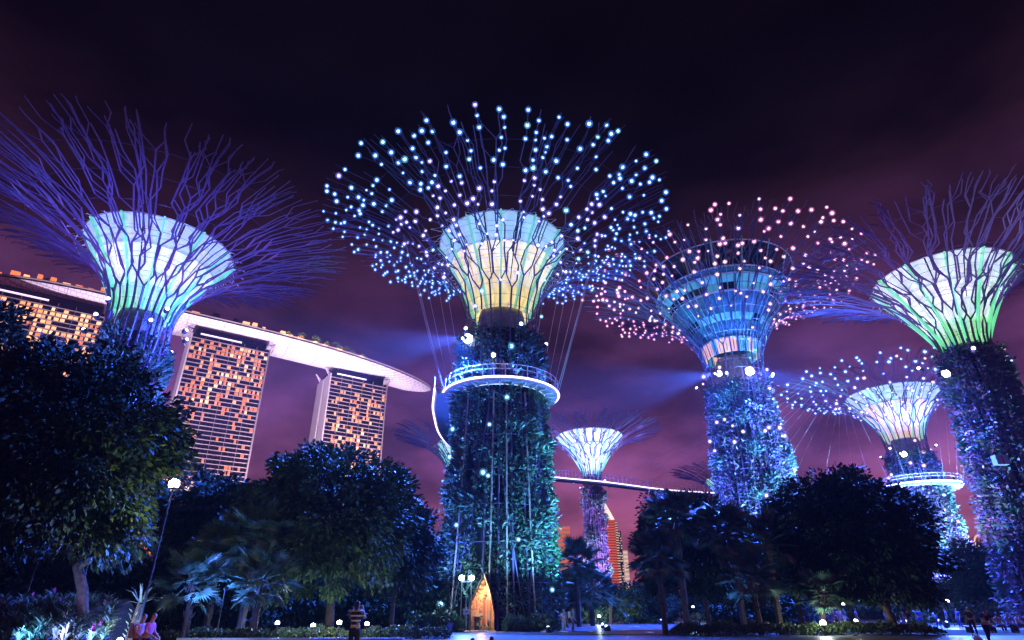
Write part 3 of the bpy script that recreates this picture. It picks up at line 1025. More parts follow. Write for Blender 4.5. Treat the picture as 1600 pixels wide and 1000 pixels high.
for (j0, j1) in ((0, 3), (3, 6), (6, 9), (9, 12)):     # strakes of hull cladding
    for i0 in range(0, 56, 4):
        b = MB()
        V = [tuple(grid[i][j]) for i in range(i0, i0 + 5) for j in range(j0, j1 + 1)]
        w = j1 - j0 + 1
        V = [(x + (.12 if k // w == 0 else (-.12 if k // w == 4 else 0)), y, z) for k, (x, y, z) in enumerate(V)]
        b.add(V, [(i * w + j, (i + 1) * w + j, (i + 1) * w + j + 1, i * w + j + 1) for i in range(4) for j in range(w - 1)])
        b.build('hull_panel', m_deckskin, deck, True)
for j in (0, -1):
    b = MB(); b.tube([(r[j][0], r[j][1], 199.6) for r in grid], .55, 4)
    b.build('parapet', m_slab, deck)
rd = random.Random(4)
for i in range(46):                                    # lit roof pavilions and lamps along the near edge
    a = -98 + i * 7.2
    if a > 236:
        continue
    h = half(a)
    x, y = a - A0, keel(a) - N0 - h * .82
    z1 = 199.0 + (rd.uniform(3.0, 6.0) if a < 110 else rd.uniform(.8, 1.8))
    b = MB(); b.box(x, x + rd.uniform(2.5, 5.5) if a < 110 else x + 1.4, y, y + 3, 199.05, z1)
    b.build('roof_pavilion', rd.choice(m_win) if rd.random() < (.8 if a < 110 else .8) else m_hglass, deck)
for i in range(26):
    a = 96 + i * 5.4 + rd.uniform(-1.5, 1.5)
    if i > 16:
        a = -80 + (i - 16) * 17
    h = half(a)
    n_ = keel(a) - h * rd.uniform(.55, .95)
    sz = rd.uniform(2.6, 5.2) if 96 < a < 160 else rd.uniform(1.5, 2.6)
    r_ = thing('roof_tree', 'small tree growing on the hotel roof deck', 'tree', (*hx(a, n_), 199.0), 0, 'trees on the hotel roof deck')
    nr = np.random.default_rng(100 + i)
    b = MB(); b.tube([(0, 0, 0), (.1, 0, sz * .8)], [.22, .1], 5); b.build('trunk', M_BARK, r_)
    d_ = sphere_dirs(nr, 220)
    P = d_ * nr.uniform(.5, 1, (220, 1)) * np.array([sz * .7, sz * .7, sz * .6]) + np.array([0, 0, sz * 1.0])
    link('crown', leaf_mesh('crown', P, d_, .9, .5, M_LEAF_MID, nr), r_)
    if i < 16 and i % 2 == 0:
        p = Vector((*hx(a - 1, n_ - 4), 200.2))
        lamp('POINT', (1, .55, .2), 4200, p, None, size=.4)
# floods at the podium wash the hull and the fronts
for (a, n_, ta, pw) in ((-70, 395, -70, .7), (0, 395, 5, 1.0), (60, 395, 62, .8), (112, 400, 112, 1.2), (165, 408, 168, .9), (215, 420, 222, 1.1)):
    x, y = hx(a, n_)
    tx, ty = hx(ta, keel(ta))
    lamp('SPOT', (.92, .70, .98), 1800000 * pw, (x, y, 6), None, (tx, ty, 196), 1.0, 58, .9)
x, y = hx(95, 440)
tx, ty = hx(138, 490)
lamp('SPOT', (.95, .62, .95), 300000, (x, y, 20), None, (tx, ty, 110), 1.0, 90, .9)

# ------------------------------------------------------------------ city beyond the grove
def tower_block(name, label, px0, px1, pytop, Y, colr, win, rows, cols, slant=0.0, depth=26, pyslant=None, side=True):
    x0, x1 = gx(px0, Y, 60), gx(px1, Y, 60)
    zt = aty((px0 + px1) / 2, pytop, Y).z
    w = x1 - x0
    T = thing(name, label, 'skyscraper', ((x0 + x1) / 2, Y, 0))
    b = MB(); b.box(-w / 2, w / 2, 0, depth, 0, zt)
    b.build('body', colr, T)
    fh = zt / rows
    q = MB(); q.box(-w / 2 + .3, w / 2 - .3, -.5, -.02, 0, fh * .42)
    me = q.mesh('window_band', win)
    for r in range(rows // 4, rows):
        link('window_band', me, T, (0, 0, r * fh + fh * .3))
    return T, w, zt
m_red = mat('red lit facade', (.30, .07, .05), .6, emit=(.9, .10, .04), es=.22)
m_redwin = mat('orange lit floors', (.5, .2, .1), emit=(1.0, .17, .07), es=.8)
m_dkb = mat('dark tower facade', (.02, .02, .025), .4)
m_dkw = mat('pale lit floors', (.5, .4, .3), emit=(1.0, .70, .55), es=.9)
Y = 1200
T, w, zt = tower_block('office_tower', 'red lit office tower with a slanted glowing white top', 944, 967, 812, Y, m_red, m_redwin, 34, 1)
b = MB()
hcr = aty(944, 779, Y).z - zt
b.hexa([(-w / 2, 0, zt + .1), (w / 2, 0, zt + .1), (w / 2, 26, zt + .1), (-w / 2, 26, zt + .1), (-w / 2, 0, zt + hcr), (-w / 2 + w * .25, 0, zt + hcr), (-w / 2 + w * .25, 26, zt + hcr), (-w / 2, 26, zt + hcr)])
b.build('glowing_crown', mat('glowing crown', (.8, .7, .6), emit=(1.0, .84, .70), es=1.3), T)
b = MB(); b.box(w / 2 + .1, w / 2 + 5, 2, 20, 0, zt - 3); b.build('side_wing', m_dkb, T)
q = MB(); q.box(w / 2 + .4, w / 2 + 4.8, 1.5, 1.9, 0, 1.6)
me = q.mesh('window_band', m_dkw)
for r in range(24):
    link('window_band', me, T, (0, 0, zt - 6 - r * 4.6))
T, w, zt = tower_block('office_tower', 'dark office tower with scattered pale windows', 967.5, 976, 830, Y + 30, m_dkb, m_dkb, 8, 1)
rb_ = random.Random(3)
q = MB(); q.box(0, 2.0, -.9, -.6, 0, 2.2)
me = q.mesh('window', m_dkw)
for r in range(24):
    for c_ in range(4):
        if rb_.random() < .6:
            link('window', me, T, (-w / 2 + .5 + c_ * w / 4.2, 0, zt - 5 - r * 4.6))
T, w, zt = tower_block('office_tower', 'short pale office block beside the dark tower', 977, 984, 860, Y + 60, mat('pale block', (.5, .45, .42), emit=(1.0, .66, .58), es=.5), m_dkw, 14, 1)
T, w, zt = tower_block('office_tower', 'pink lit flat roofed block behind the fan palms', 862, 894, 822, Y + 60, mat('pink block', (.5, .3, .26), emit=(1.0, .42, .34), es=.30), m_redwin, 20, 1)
# arched waterfront building on the far right
Y = 330
bx, bz = gx(1553, Y, 30), aty(1553, 856, Y).z
T = thing('exhibition_hall', 'dark hall with glowing arched roof shells at the edge of the garden', 'building', (bx, Y, 0))
b = MB(); b.box(-11, 12, 0, 24, 0, bz); b.build('wall', mat('hall wall', (.03, .03, .06), .8), T)
m_arch = mat('lit arch', (.7, .6, .5), emit=(1.0, .62, .45), es=.9)
m_archd = mat('arch glazing', (.22, .08, .10), .3, emit=(.5, .13, .13), es=.3)
for (cx, rr, hh, zo) in ((-4.6, 4.4, 6.2, 0), (7.4, 5.6, 6.6, -.8)):
    pts = [(cx + rr * math.cos(t), 0, bz + zo + hh * math.sin(t) * (1 - .15 * math.cos(t))) for t in np.linspace(0, PI, 15)]
    b = MB(); b.tube(pts, .42, 5); b.build('arch', m_arch, T)
    for s_ in (.66, .36):
        b = MB(); b.tube([(cx + (p[0] - cx) * s_ + .3, -.2, bz + zo + (p[2] - bz - zo) * s_) for p in pts], .22, 4); b.build('arch', m_arch, T)
    b = MB(); b.add([(x, .6, z) for x, y_, z in pts] + [(x, 14, z - .5) for x, y_, z in pts], [tuple(range(14, -1, -1))] + [(i, i + 1, i + 16, i + 15) for i in range(14)]); b.build('roof_shell', m_archd, T)
    b = MB(); b.box(cx - rr, cx + rr, -.5, .2, bz + zo - .1 + .15, bz + zo + .55); b.build('sill', m_arch, T)

# ------------------------------------------------------------------ broadleaf trees
def broadleaf(label, x, y, crown, cz, trunk_r=.22, lean=(0, 0), clumps=90, per=140, leaf=.34, seed=1, m=None, low=-.85, group=None, base=(0, 0), clump_r=.9, droop=.55):
    """crown = (rx, ry, rz) about the centre height cz"""
    rng = np.random.default_rng(seed)
    T = thing('broadleaf_tree', label, 'tree', (x, y, 0), 0, group)
    cx, cy = lean
    b = MB()
    pts = [(cx * (u ** 2.2), cy * u, (cz * .72) * u) for u in np.linspace(0, 1, 6)]
    b.tube(pts, [trunk_r * (1.25 - .5 * i / 5) for i in range(6)], 8)
    b.build('trunk', M_BARK, T, True)
    dirs = sphere_dirs(rng, clumps * 2)
    dirs = dirs[dirs[:, 2] > low][:clumps]
    k = len(dirs)
    rad_ = rng.uniform(.62, 1.0, k) ** .5 * rng.uniform(.86, 1.07, k)
    cen = dirs * rad_[:, None] * np.array(crown) + np.array([cx, cy, cz])
    for i in range(7):
        e = cen[rng.integers(k)]
        st = Vector(pts[3 + i % 3])
        mid_ = (st + Vector(e)) / 2 + Vector((0, 0, .4))
        b = MB(); b.tube([st, mid_, Vector(e)], [trunk_r * .5, trunk_r * .34, .03], 5); b.build('limb', M_BARK, T, True)
    n = k * per
    ci = np.repeat(np.arange(k), per)
    d = sphere_dirs(rng, n)
    cr_ = clump_r * rng.uniform(.65, 1.3, k)
    off_ = d * (rng.uniform(0, 1, n) ** .42)[:, None] * cr_[ci][:, None]
    off_[:, 2] *= .72
    P = cen[ci] + off_
    D = d * .6 + dirs[ci] * .8
    o = link('crown', leaf_mesh('crown', P, D, leaf, .45, m or M_LEAF_DARK, rng, droop, .35), T)
    # dense inner leaves keep the heart of the crown dark
    n2 = k * 30
    d2 = sphere_dirs(rng, n2)
    P2 = d2 * (rng.uniform(0, 1, n2) ** .4)[:, None] * np.array(crown) * .74 + np.array([cx, cy, cz])
    P2 = P2[d2[:, 2] > low]
    link('inner_foliage', leaf_mesh('inner_foliage', P2, d2[d2[:, 2] > low], leaf * 1.7, .6, m or M_LEAF_DARK, rng, droop, .6), T)
    return T

def at(px, Y):
    return gx(px, Y), Y
# big tree on the left and its neighbour
x, y = gx(118, 27), 27
big_lean = gx(98, 27, 8) - x
broadleaf('huge dark leaning tree beside the lamp post, hiding the supertree trunk', x, y, (4.9, 4.4, 5.5), 7.7, .20, (big_lean, 0), 190, 190, .30, 5, clump_r=.95, low=-.75)
x, y = gx(-150, 30, 8), 30
broadleaf('tall tree at the garden edge overlapping the hotel roof deck', x, y, (3.7, 3.4, 7.2), 10.8, .25, (0, 0), 110, 150, .32, 6, clump_r=.95)
# rounded tree in the middle of the bed
x, y = gx(512, 41), 41
broadleaf('dense round green tree above the clipped hedge and path lights', x, y, (5.6, 5.0, 5.0), 6.9, .26, (-.7, 0), 230, 170, .33, 7, M_LEAF_MID, clump_r=.95, low=-.9)
x, y = gx(610, 46), 46
broadleaf('slim trunked dark tree between the round tree and the doorway', x, y, (3.1, 3.0, 3.4), 5.4, .14, (.1, 0), 85, 150, .33, 8, clump_r=.9)
# right hand pair
x, y = gx(1110, 56), 56
broadleaf('rounded dark tree among fan palms behind the right hedge', x, y, (5.0, 4.4, 4.9), 6.6, .22, (-.6, 0), 180, 150, .34, 9, clump_r=.95)
x, y = gx(1400, 47), 47
broadleaf('wide domed black tree in front of the ring walkway supertree', x, y, (6.1, 5.0, 5.0), 6.2, .24, (-1.6, 0), 220, 160, .34, 10, clump_r=.95)
x, y = gx(1255, 61), 61
broadleaf('dark tree filling the gap between the palms and the domed tree', x, y, (4.2, 3.6, 4.2), 6.3, .2, (0, 0), 110, 130, .36, 12, clump_r=.95)
x, y = gx(1555, 88), 88
broadleaf('small blue lit tree at the foot of the shaggy supertree', x, y, (4.2, 3.6, 4.6), 6.0, .2, (0, 0), 60, 110, .5, 13, clump_r=1.2)
# airy trees behind
for i, (px, Y, h, r_, lb) in enumerate(((650, 78, 10.4, 2.3, 'thin feathery tree against the pink sky beside the doorway supertree'), (676, 86, 9.6, 2.6, 'open crowned tree touching the doorway supertree trunk'),
                                        (292, 47, 10.6, 4.4, 'dark tree just in front of the foot of the middle hotel tower'), (412, 60, 9.5, 3.4, 'low tree tucked between fan palms and round tree'))):
    x, y = gx(px, Y), Y
    broadleaf(lb, x, y, (r_, r_, h * .30), h * .72, .12, (.2, 0), 34 if i < 2 else 70, 60 if i < 2 else 120, .5, 20 + i, clump_r=.8 if i < 2 else 1.0)
for i, (px, Y, h, w_, lb) in enumerate(((40, 44, 5.2, 4.2, 'tall dark shrub behind the planted bank'), (150, 46, 5.0, 4.2, 'broad dark shrub between the bank and the spiky plant'), (255, 48, 5.0, 4.4, 'black shrub below the lamp post'), (345, 50, 4.6, 4.2, 'dark shrub filling the space behind the fan palms'),
                                        (440, 54, 4.2, 4.0, 'blue black shrub behind the path lights'), (540, 56, 4.0, 4.0, 'shrub behind the round tree trunk'), (625, 58, 4.6, 4.2, 'shrub left of the twin floodlight mast'), (1010, 88, 4.6, 5.0, 'dark shrub at the back of the plaza below the office towers'),
                                        (1180, 66, 3.4, 4.6, 'shadowy shrub behind the right fan palms'), (1285, 84, 4.0, 5.2, 'shadowy shrub behind the white uplight'), (1500, 96, 5.0, 5.5, 'bushy shrub at the foot of the amber cupped supertree'))):
    broadleaf(lb, gx(px, Y), Y, (w_, 2.6, h * .52), h * .5, .10, (0, 0), 60, 110, .42, 60 + i, clump_r=1.0, low=-1)
# woodland that closes the view
rng = np.random.default_rng(3)
n = 52000
az = rng.uniform(-.98, .98, n)
dist = rng.uniform(150, 190, n)
hh = 8.5 + 2.5 * np.sin(az * 23) + 1.7 * np.sin(az * 61 + 1) + 1.1 * np.sin(az * 140)
P = np.stack([dist * np.sin(az), dist * np.cos(az), rng.uniform(0, 1, n) ** .7 * hh], 1)
o = link('woodland', leaf_mesh('woodland', P, np.tile([0, -.4, .3], (n, 1)), 1.5, .55, M_LEAF_DARK, rng, .3, .7))
tag(o, 'low dark belt of woodland closing the view behind the plaza', None, kind='stuff')

# ------------------------------------------------------------------ fan palms
def frond_mesh(pet, rad_f, blades, seed):
    rng = random.Random(seed)
    b = MB()
    b.tube([(0, 0, 0), (pet * .5, 0, .06), (pet, 0, 0)], [.035, .028, .02], 4, cap=False)
    for i in range(blades):
        a = rad(-118 + 236 * i / (blades - 1))
        L = rad_f * (1 - .18 * abs(a) / 2.06) * rng.uniform(.9, 1.06)
        d = Vector((math.cos(a), math.sin(a), .06))
        sd = Vector((-math.sin(a), math.cos(a), 0))
        w = rad_f * .052
        o = Vector((pet, 0, 0))
        m1 = o + d * L * .5
        dr = Vector((0, 0, -.16 * L * rng.uniform(.4, 1.3)))
        tip = o + d * L + dr
        up = Vector((0, 0, .035))
        b.add([tuple(o), tuple(m1 + sd * w - up), tuple(m1 + up), tuple(m1 - sd * w - up), tuple(tip)], [(0, 1, 2), (0, 2, 3), (1, 4, 2), (2, 4, 3)])
    return b.mesh('frond', M_FROND)
FR = [frond_mesh(1.15, 1.05, 26, s) for s in range(3)] + [frond_mesh(.9, .95, 24, 5)]
def palm(label, x, y, h, n=26, scale=1.0, seed=1, group=None):
    rng = random.Random(seed)
    T = thing('fan_palm', label, 'palm', (x, y, 0), 0, group)
    b = MB()
    k = 10
    lx, ly = rng.uniform(-.3, .3), rng.uniform(-.3, .3)
    b.tube([(lx * (i / k) ** 2, ly * (i / k) ** 2, h * i / k) for i in range(k + 1)], [(.17 + .03 * (i % 2)) * scale for i in range(k + 1)], 7)
    b.build('trunk', M_BARK, T)
    for i in range(14):                                # old leaf bases
        z = h * rng.uniform(.35, .98)
        a = rng.uniform(0, 2 * PI)
        q = MB(); q.tube([(0, 0, 0), (.16 * math.cos(a), .16 * math.sin(a), .12), (.30 * math.cos(a), .30 * math.sin(a), .34)], [.06, .05, .02], 4)
        o = q.build('leaf_base', M_BARK, T)
        o.location = (lx * (z / h) ** 2 + .1 * math.cos(a), ly * (z / h) ** 2 + .1 * math.sin(a), z)
    for i in range(n):
        o = link('frond', FR[i % 4], T, (lx, ly, h + rng.uniform(-.25, .15)))
        el = rad(78 - 128 * (i / n) + rng.uniform(-9, 9))
        az_ = i * 2.399 + rng.uniform(-.25, .25)
        o.rotation_mode = 'XYZ'
        mtx = Matrix.Rotation(az_, 3, 'Z') @ Matrix.Rotation(-el, 3, 'Y') @ Matrix.Rotation(rng.uniform(-.5, .5), 3, 'X')
        o.rotation_euler = mtx.to_euler()
        s_ = scale * rng.uniform(.85, 1.12)
        o.scale = (s_, s_, s_)
    return T
GP = 'fan palms'
for i, (px, Y, h, n_, s_, lb) in enumerate((
    (372, 36, 5.3, 28, 1.15, 'tall blue lit fan palm against the foot of the hotel tower'),
    (318, 37, 4.3, 26, 1.1, 'fan palm right of the lamp post with drooping leaves'),
    (392, 34, 2.9, 24, 1.0, 'lower fan palm touching the round tree'),
    (286, 33, 2.7, 22, .95, 'short dark fan palm behind the sitting couple'),
    (905, 68, 6.0, 26, 1.5, 'dark fan palm right against the doorway supertree trunk'),
    (926, 74, 3.6, 24, 1.6, 'broad low fan palm left of the aqua supertree trunk'),
    (955, 82, 2.6, 20, 1.3, 'small fan palm in front of the red office tower'),
    (1040, 46, 5.0, 30, 1.15, 'fan palm with spiky leaves jutting toward the red office tower'),
    (1075, 49, 8.0, 30, 1.3, 'tallest fan palm below the walkway bridge'),
    (1165, 48, 6.9, 30, 1.25, 'fan palm standing before the pink globed trunk'),
    (1222, 46, 6.0, 28, 1.2, 'fan palm beside the domed black tree'),
    (1190, 44, 3.4, 26, 1.1, 'low fan palm among the right hedge planting'),
    (1290, 45, 2.6, 22, 1.0, 'green lit fan palm over the white uplight'))):
    palm(lb, gx(px, Y), Y, h, n_, s_, 40 + i, GP)

# ------------------------------------------------------------------ beds, hedges, low plants
def hedge(label, px0, px1, Y0, Y1, h, n, seed, m=None, leaf=.17):
    rng = np.random.default_rng(seed)
    x0, x1 = gx(px0, (Y0 + Y1) / 2), gx(px1, (Y0 + Y1) / 2)
    T = thing('hedge', label, 'hedge', ((x0 + x1) / 2, (Y0 + Y1) / 2, 0))
    w, d = (x1 - x0), (Y1 - Y0)
    u = rng.uniform(-.5, .5, n); v = rng.uniform(-.5, .5, n)
    hh_ = h * (.8 + .14 * np.sin(u * w * 2.6 + seed) + .1 * np.sin(u * w * 6.1)) * (1 - (abs(u) * 2) ** 8 * .6) * (1 - (abs(v) * 2) ** 5 * .5)
    z = hh_ * rng.uniform(0, 1, n) ** .45
    P = np.stack([u * w, v * d, z], 1)
    D = np.stack([u * .5, v * 1.2 - .3, np.full(n, .6)], 1)
    link('foliage', leaf_mesh('foliage', P, D, leaf, .55, m or M_HEDGE, rng, .0, .6), T)
    b = MB()
    for i in range(int(w * 1.2) + 2):
        xx = rng.uniform(-.48, .48) * w
        yy = rng.uniform(-.4, .4) * d
        b.tube([(xx, yy, 0), (xx + .05, yy, h * .5)], .02, 3)
    o = b.build('stems', M_BARK, T)
    o['kind'] = 'stuff'
    return T
hedge('yellow lit clipped hedge curving under the round tree', 432, 545, 37.5, 40.5, .62, 5200, 1)
hedge('dark clipped hedge running from the striped visitor to the doorway', 566, 702, 38, 41, .66, 6200, 2)
hedge('low hedge along the path below the fan palms', 246, 424, 33, 35.5, .62, 5600, 3)
hedge('clipped hedge with glossy leaves under the right hand palms', 1052, 1255, 43.5, 46, .80, 7600, 4)
hedge('clipped hedge lit by the white uplight', 1256, 1462, 44, 46.5, .80, 7600, 5)
hedge('loose planting round the foot of the doorway supertree', 788, 872, 51.5, 54.5, 1.2, 4200, 6, M_LEAF_TRUNK, .3)
hedge('loose planting left of the pointed doorway', 640, 722, 51, 54, 1.5, 4200, 7, M_LEAF_TRUNK, .3)
hedge('dark planting along the far edge of the plaza', 880, 985, 82, 86, 1.9, 4200, 8, M_LEAF_TRUNK, .4)
hedge('flowering shrubs beyond the plaza under the right trees', 1085, 1300, 95, 99, 2.2, 5200, 9, M_LEAF_MIX, .4)
hedge('leafy bank behind the seated crowd', 1440, 1600, 80, 84, 2.4, 5200, 10, M_LEAF_TRUNK, .4)

def strap_mesh(seed, n=26, L=.85):
    rng = random.Random(seed)
    b = MB()
    for i in range(n):
        a = i * 2.399
        el = rad(rng.uniform(18, 82))
        l = L * rng.uniform(.7, 1.15)
        d = Vector((math.cos(a) * math.cos(el), math.sin(a) * math.cos(el), math.sin(el)))
        sd = Vector((-math.sin(a), math.cos(a), 0)) * .045 * L
        p0 = Vector((0, 0, .02)); p1 = p0 + d * l * .55; p2 = p0 + d * l + Vector((math.cos(a), math.sin(a), -1)) * l * .22
        up = Vector((0, 0, .02))
        b.add([tuple(p0 - sd * .5), tuple(p0 + sd * .5), tuple(p1 + sd + up), tuple(p1 - sd + up), tuple(p2)], [(0, 1, 2, 3), (3, 2, 4)])
    return b.mesh('leaves', M_STRAP)
ST = [strap_mesh(s, 28, 1.0) for s in range(4)]
q = MB()
for i in range(6):
    a = i * 1.05
    q.add([(0, 0, 0), (.12 * math.cos(a), .12 * math.sin(a), .25), (.05 * math.cos(a), .05 * math.sin(a), .55), (.12 * math.cos(a + .6), .12 * math.sin(a + .6), .22)], [(0, 1, 2, 3)])
ME_FLOWER = q.mesh('flower_spike', M_PINK)
def strap_plant(label, x, y, z, s_, k, flower, group):
    T = thing('strap_leaf_plant', label, 'plant', (x, y, z), k * 1.7, group)
    o = link('leaves', ST[k % 4], T); o.scale = (s_, s_, s_)
    if flower:
        o = link('flower_spike', ME_FLOWER, T, (0, 0, .45 * s_)); o.scale = (s_ * .8,) * 3
    return T
rp = random.Random(12)
# a planted bank rises behind the low wall
m_bank = mat('planting soil', (.012, .014, .012), .95, noise=.4)
b = MB()
b.hexa([(-34, 24.3, .0), (-15.6, 24.3, .0), (-15.6, 29.5, .0), (-34, 29.5, .0), (-34, 24.6, .30), (-16.4, 24.6, .30), (-17.0, 29.0, 1.9), (-34, 29.0, 1.9)])
structure(b.build('terrain_bank', m_bank))
for i in range(110):
    Y = rp.uniform(24.7, 28.6)
    z = .30 + (Y - 24.6) / 4.4 * 1.6
    px = rp.uniform(-30, 178)
    fl = rp.random() < .09
    strap_plant('pink flowering strap leaved plant on the blue lit bank' if fl else 'strap leaved plant on the blue lit bank behind the low wall', gx(px, Y, z), Y, z - .03, rp.uniform(.45, .85), i, fl, 'strap leaved plants with pink flowers' if fl else 'strap leaved plants on the bank')
for i, (px, Y, z, col, pw) in enumerate(((18, 23.98, .5, (.15, .38, 1.0), 560), (75, 23.98, .5, (.35, .30, 1.0), 560), (128, 23.98, .5, (.22, .34, 1.0), 640), (165, 23.98, .5, (.25, .55, 1.0), 300), (60, 27.2, 3.4, (.12, .2, 1.0), 200), (140, 27.0, 3.4, (.12, .2, 1.0), 200))):
    T = thing('bank_spotlight', 'blue spotlight on a stake pointing into the planted bank', 'lamp', (gx(px, Y, z), Y, 0 if z < 1 else 1.2), 0, 'blue spotlights on the bank')
    zz = z if z < 1 else 2.2
    b = MB(); b.tube([(0, 0, .1), (0, 0, zz)], .025, 5); b.tube([(0, -.12, zz), (0, .08, zz + .06)], [.05, .09], 7); b.build('body', M_DARKMETAL, T)
    b = MB(); b.ico((0, .10, zz + .07), .05); b.build('lens', mat('bank lens', (.8, .8, .8), emit=(.6, .75, 1.0), es=3, sample=False), T)
    lamp('SPOT', col, pw * 1.4, (0, .2, zz + .12), T, (.1, 3.2, zz + .45 if z < 1 else -.8), .08, 104)
# spiky young palm lit from below
T = thing('spiky_plant', 'spiky palm like plant with a shaggy trunk beside the sitting couple', 'plant', (gx(196, 26.5), 26.5, 0))
b = MB(); b.tube([(0, 0, 0), (.05, 0, .9), (.1, 0, 1.7)], [.16, .13, .10], 7); b.build('trunk', M_BARK, T)
for i in range(16):
    a, el = i * 2.399, rad(75 - i * 4.5)
    d = Vector((math.cos(a) * math.cos(el), math.sin(a) * math.cos(el), math.sin(el)))
    sd = Vector((-math.sin(a), math.cos(a), 0)) * .035
    p0 = Vector((.1, 0, 1.7)); p1 = p0 + d * .6; p2 = p0 + d * 1.1 - Vector((0, 0, .25))
    b = MB(); b.add([tuple(p0 - sd), tuple(p0 + sd), tuple(p1 + sd), tuple(p1 - sd), tuple(p2)], [(0, 1, 2, 3), (3, 2, 4)]); b.build('leaf', M_STRAP, T)
for i in range(22):
    a, z = i * 2.4, .3 + i * .055
    b = MB(); b.tube([(.14 * math.cos(a), .14 * math.sin(a), z), (.27 * math.cos(a), .27 * math.sin(a), z + .12)], [.03, .012], 3); b.build('leaf_base', M_STRAP, T)

# low seat wall
m_wall = mat('seat wall stone', (.34, .33, .36), .5, noise=.2, nscale=.8)
T = thing('seat_wall', 'low stone seat wall in front of the planted bank', 'wall', (-25, 23.3, 0))
for i in range(9):
    b = MB(); b.box(-9 + i * 2.0 + .012, -9 + (i + 1) * 2.0 - .012, 0, .55, 0, .40); b.build('stone_block', m_wall, T)
b = MB(); b.box(-9.1, 9.05, -.05, .62, .404, .45); b.build('coping', mat('pale coping', (.55, .54, .58), .4), T)
T = thing('seat_wall', 'low stone seat wall in front of the hedge below the fan palms', 'wall', (-10.6, 29.5, 0))
for i in range(5):
    b = MB(); b.box(-4.2 + i * 2.0 + .012, -4.2 + (i + 1) * 2.0 - .012, 0, .5, 0, .36); b.build('stone_block', m_wall, T)

# ------------------------------------------------------------------ lamps on the ground
m_white = mat('white lamp', (.9, .9, .9), emit=(.85, .95, 1.0), es=22, sample=False)
m_warm = mat('warm lamp', (.9, .9, .9), emit=(1.0, .92, .72), es=22, sample=False)
def uplight(label, px, Y, col, power, m, z=.30, r=.10, spot=None):
    x = gx(px, Y)
    T = thing('garden_light', label, 'lamp', (x, Y, 0), 0, 'garden lights')
    b = MB(); b.tube([(0, 0, 0), (0, 0, z - r * .6)], [.04, .04], 6); b.tube([(0, 0, z - r * 1.1), (0, 0, z - r * .3)], [r * .5, r * .95], 8); b.build('stand', M_DARKMETAL, T)
    b = MB(); b.ico((0, 0, z), r); b.build('globe', m, T)
    lamp('POINT', col, power, (0, 0, z + r * 1.8), T, size=.1)
    return T
uplight('white path light under the left side of the round tree', 429, 36.0, (.55, .75, 1), 110, m_white, .85, .13)
uplight('white path light before the hedge by the round tree', 486, 36.5, (.55, .75, 1), 110, m_white, .72, .13)
uplight('white path light right of the striped visitor', 571, 37.2, (.55, .75, 1), 110, m_white, .78, .13)
uplight('warm light in the shrub beside the round tree trunk', 527, 36.8, (1, .9, .6), 130, m_warm, .85, .15)
uplight('bright white uplight at the foot of the green lit palm', 1290, 43.2, (.85, 1, .95), 260, m_white, .72, .22)
uplight('small white star of light behind the lit hedge', 1342, 47.2, (1, .95, .8), 110, m_warm, .80, .14)
uplight('yellow ground light at the spiky plant', 182, 25.6, (1, .88, .55), 60, m_warm, .42, .12)
uplight('low warm path light in front of the sitting couple', 246, 20.6, (1, .55, .4), 45, m_warm, .35, .07)
uplight('added unseen fill light on the near side of the striped visitor', 585, 18.4, (.8, .85, 1), 40, m_white, .3, .06)  # added lamp below the view, brightens the striped top
uplight('small light at the palms on the far side of the plaza', 937, 80, (.8, 1, .9), 320, m_white, .9, .2)
uplight('pale light among leaves at the far plaza corner', 981, 84, (1, 1, .8), 320, m_warm, .8, .2)
uplight('small red white light over the seated crowd', 1492, 70, (1, .7, .6), 120, mat('rose lamp', (.9, .9, .9), emit=(1, .72, .66), es=14, sample=False), 2.4, .2)
uplight('orange light on the plants beyond the plaza', 1325, 78, (1, .5, .2), 160, mat('amber lamp', (.9, .9, .9), emit=(1, .5, .22), es=9, sample=False), 2.2, .2)
uplight('green light on the plants beyond the plaza', 1352, 84, (.2, 1, .4), 260, mat('green lamp', (.9, .9, .9), emit=(.3, 1, .5), es=5, sample=False), 2.6, .18)
uplight('cyan light in the shrubs below the walkway', 1086, 92, (.3, 1, .9), 420, mat('cyan lamp', (.9, .9, .9), emit=(.4, 1, .9), es=6, sample=False), 2.0, .22)
for i, (px, Y, z, lb) in enumerate(((352, 32.2, 2.4, 'added blue fill light on a pole before the fan palms'), (300, 31.0, 2.0, 'added blue fill light on a pole by the hedge under the fan palms'), (1140, 43.0, 2.0, 'added blue fill light on a pole at the right hedge palms'))):
    T = thing('palm_fill_light', lb, 'lamp', (gx(px, Y, z), Y, 0))  # added fill lamps standing in for blue light from the supertree heads
    b = MB(); b.tube([(0, 0, 0), (0, 0, z)], .03, 5); b.tube([(0, -.1, z), (0, .12, z + .08)], [.05, .10], 7); b.build('pole', M_DARKMETAL, T)
    b = MB(); b.ico((0, .14, z + .09), .05); b.build('lens', mat('palm fill lens', (.8, .8, .8), emit=(.3, .5, 1.0), es=2, sample=False), T)
    lamp('SPOT', (.08, .20, 1.0), 900 if i < 2 else 400, (0, .3, z + .1), T, (gx(px, Y, z) * .0 + (.6 if i == 0 else .2), 6, z + 2.2), .1, 130)
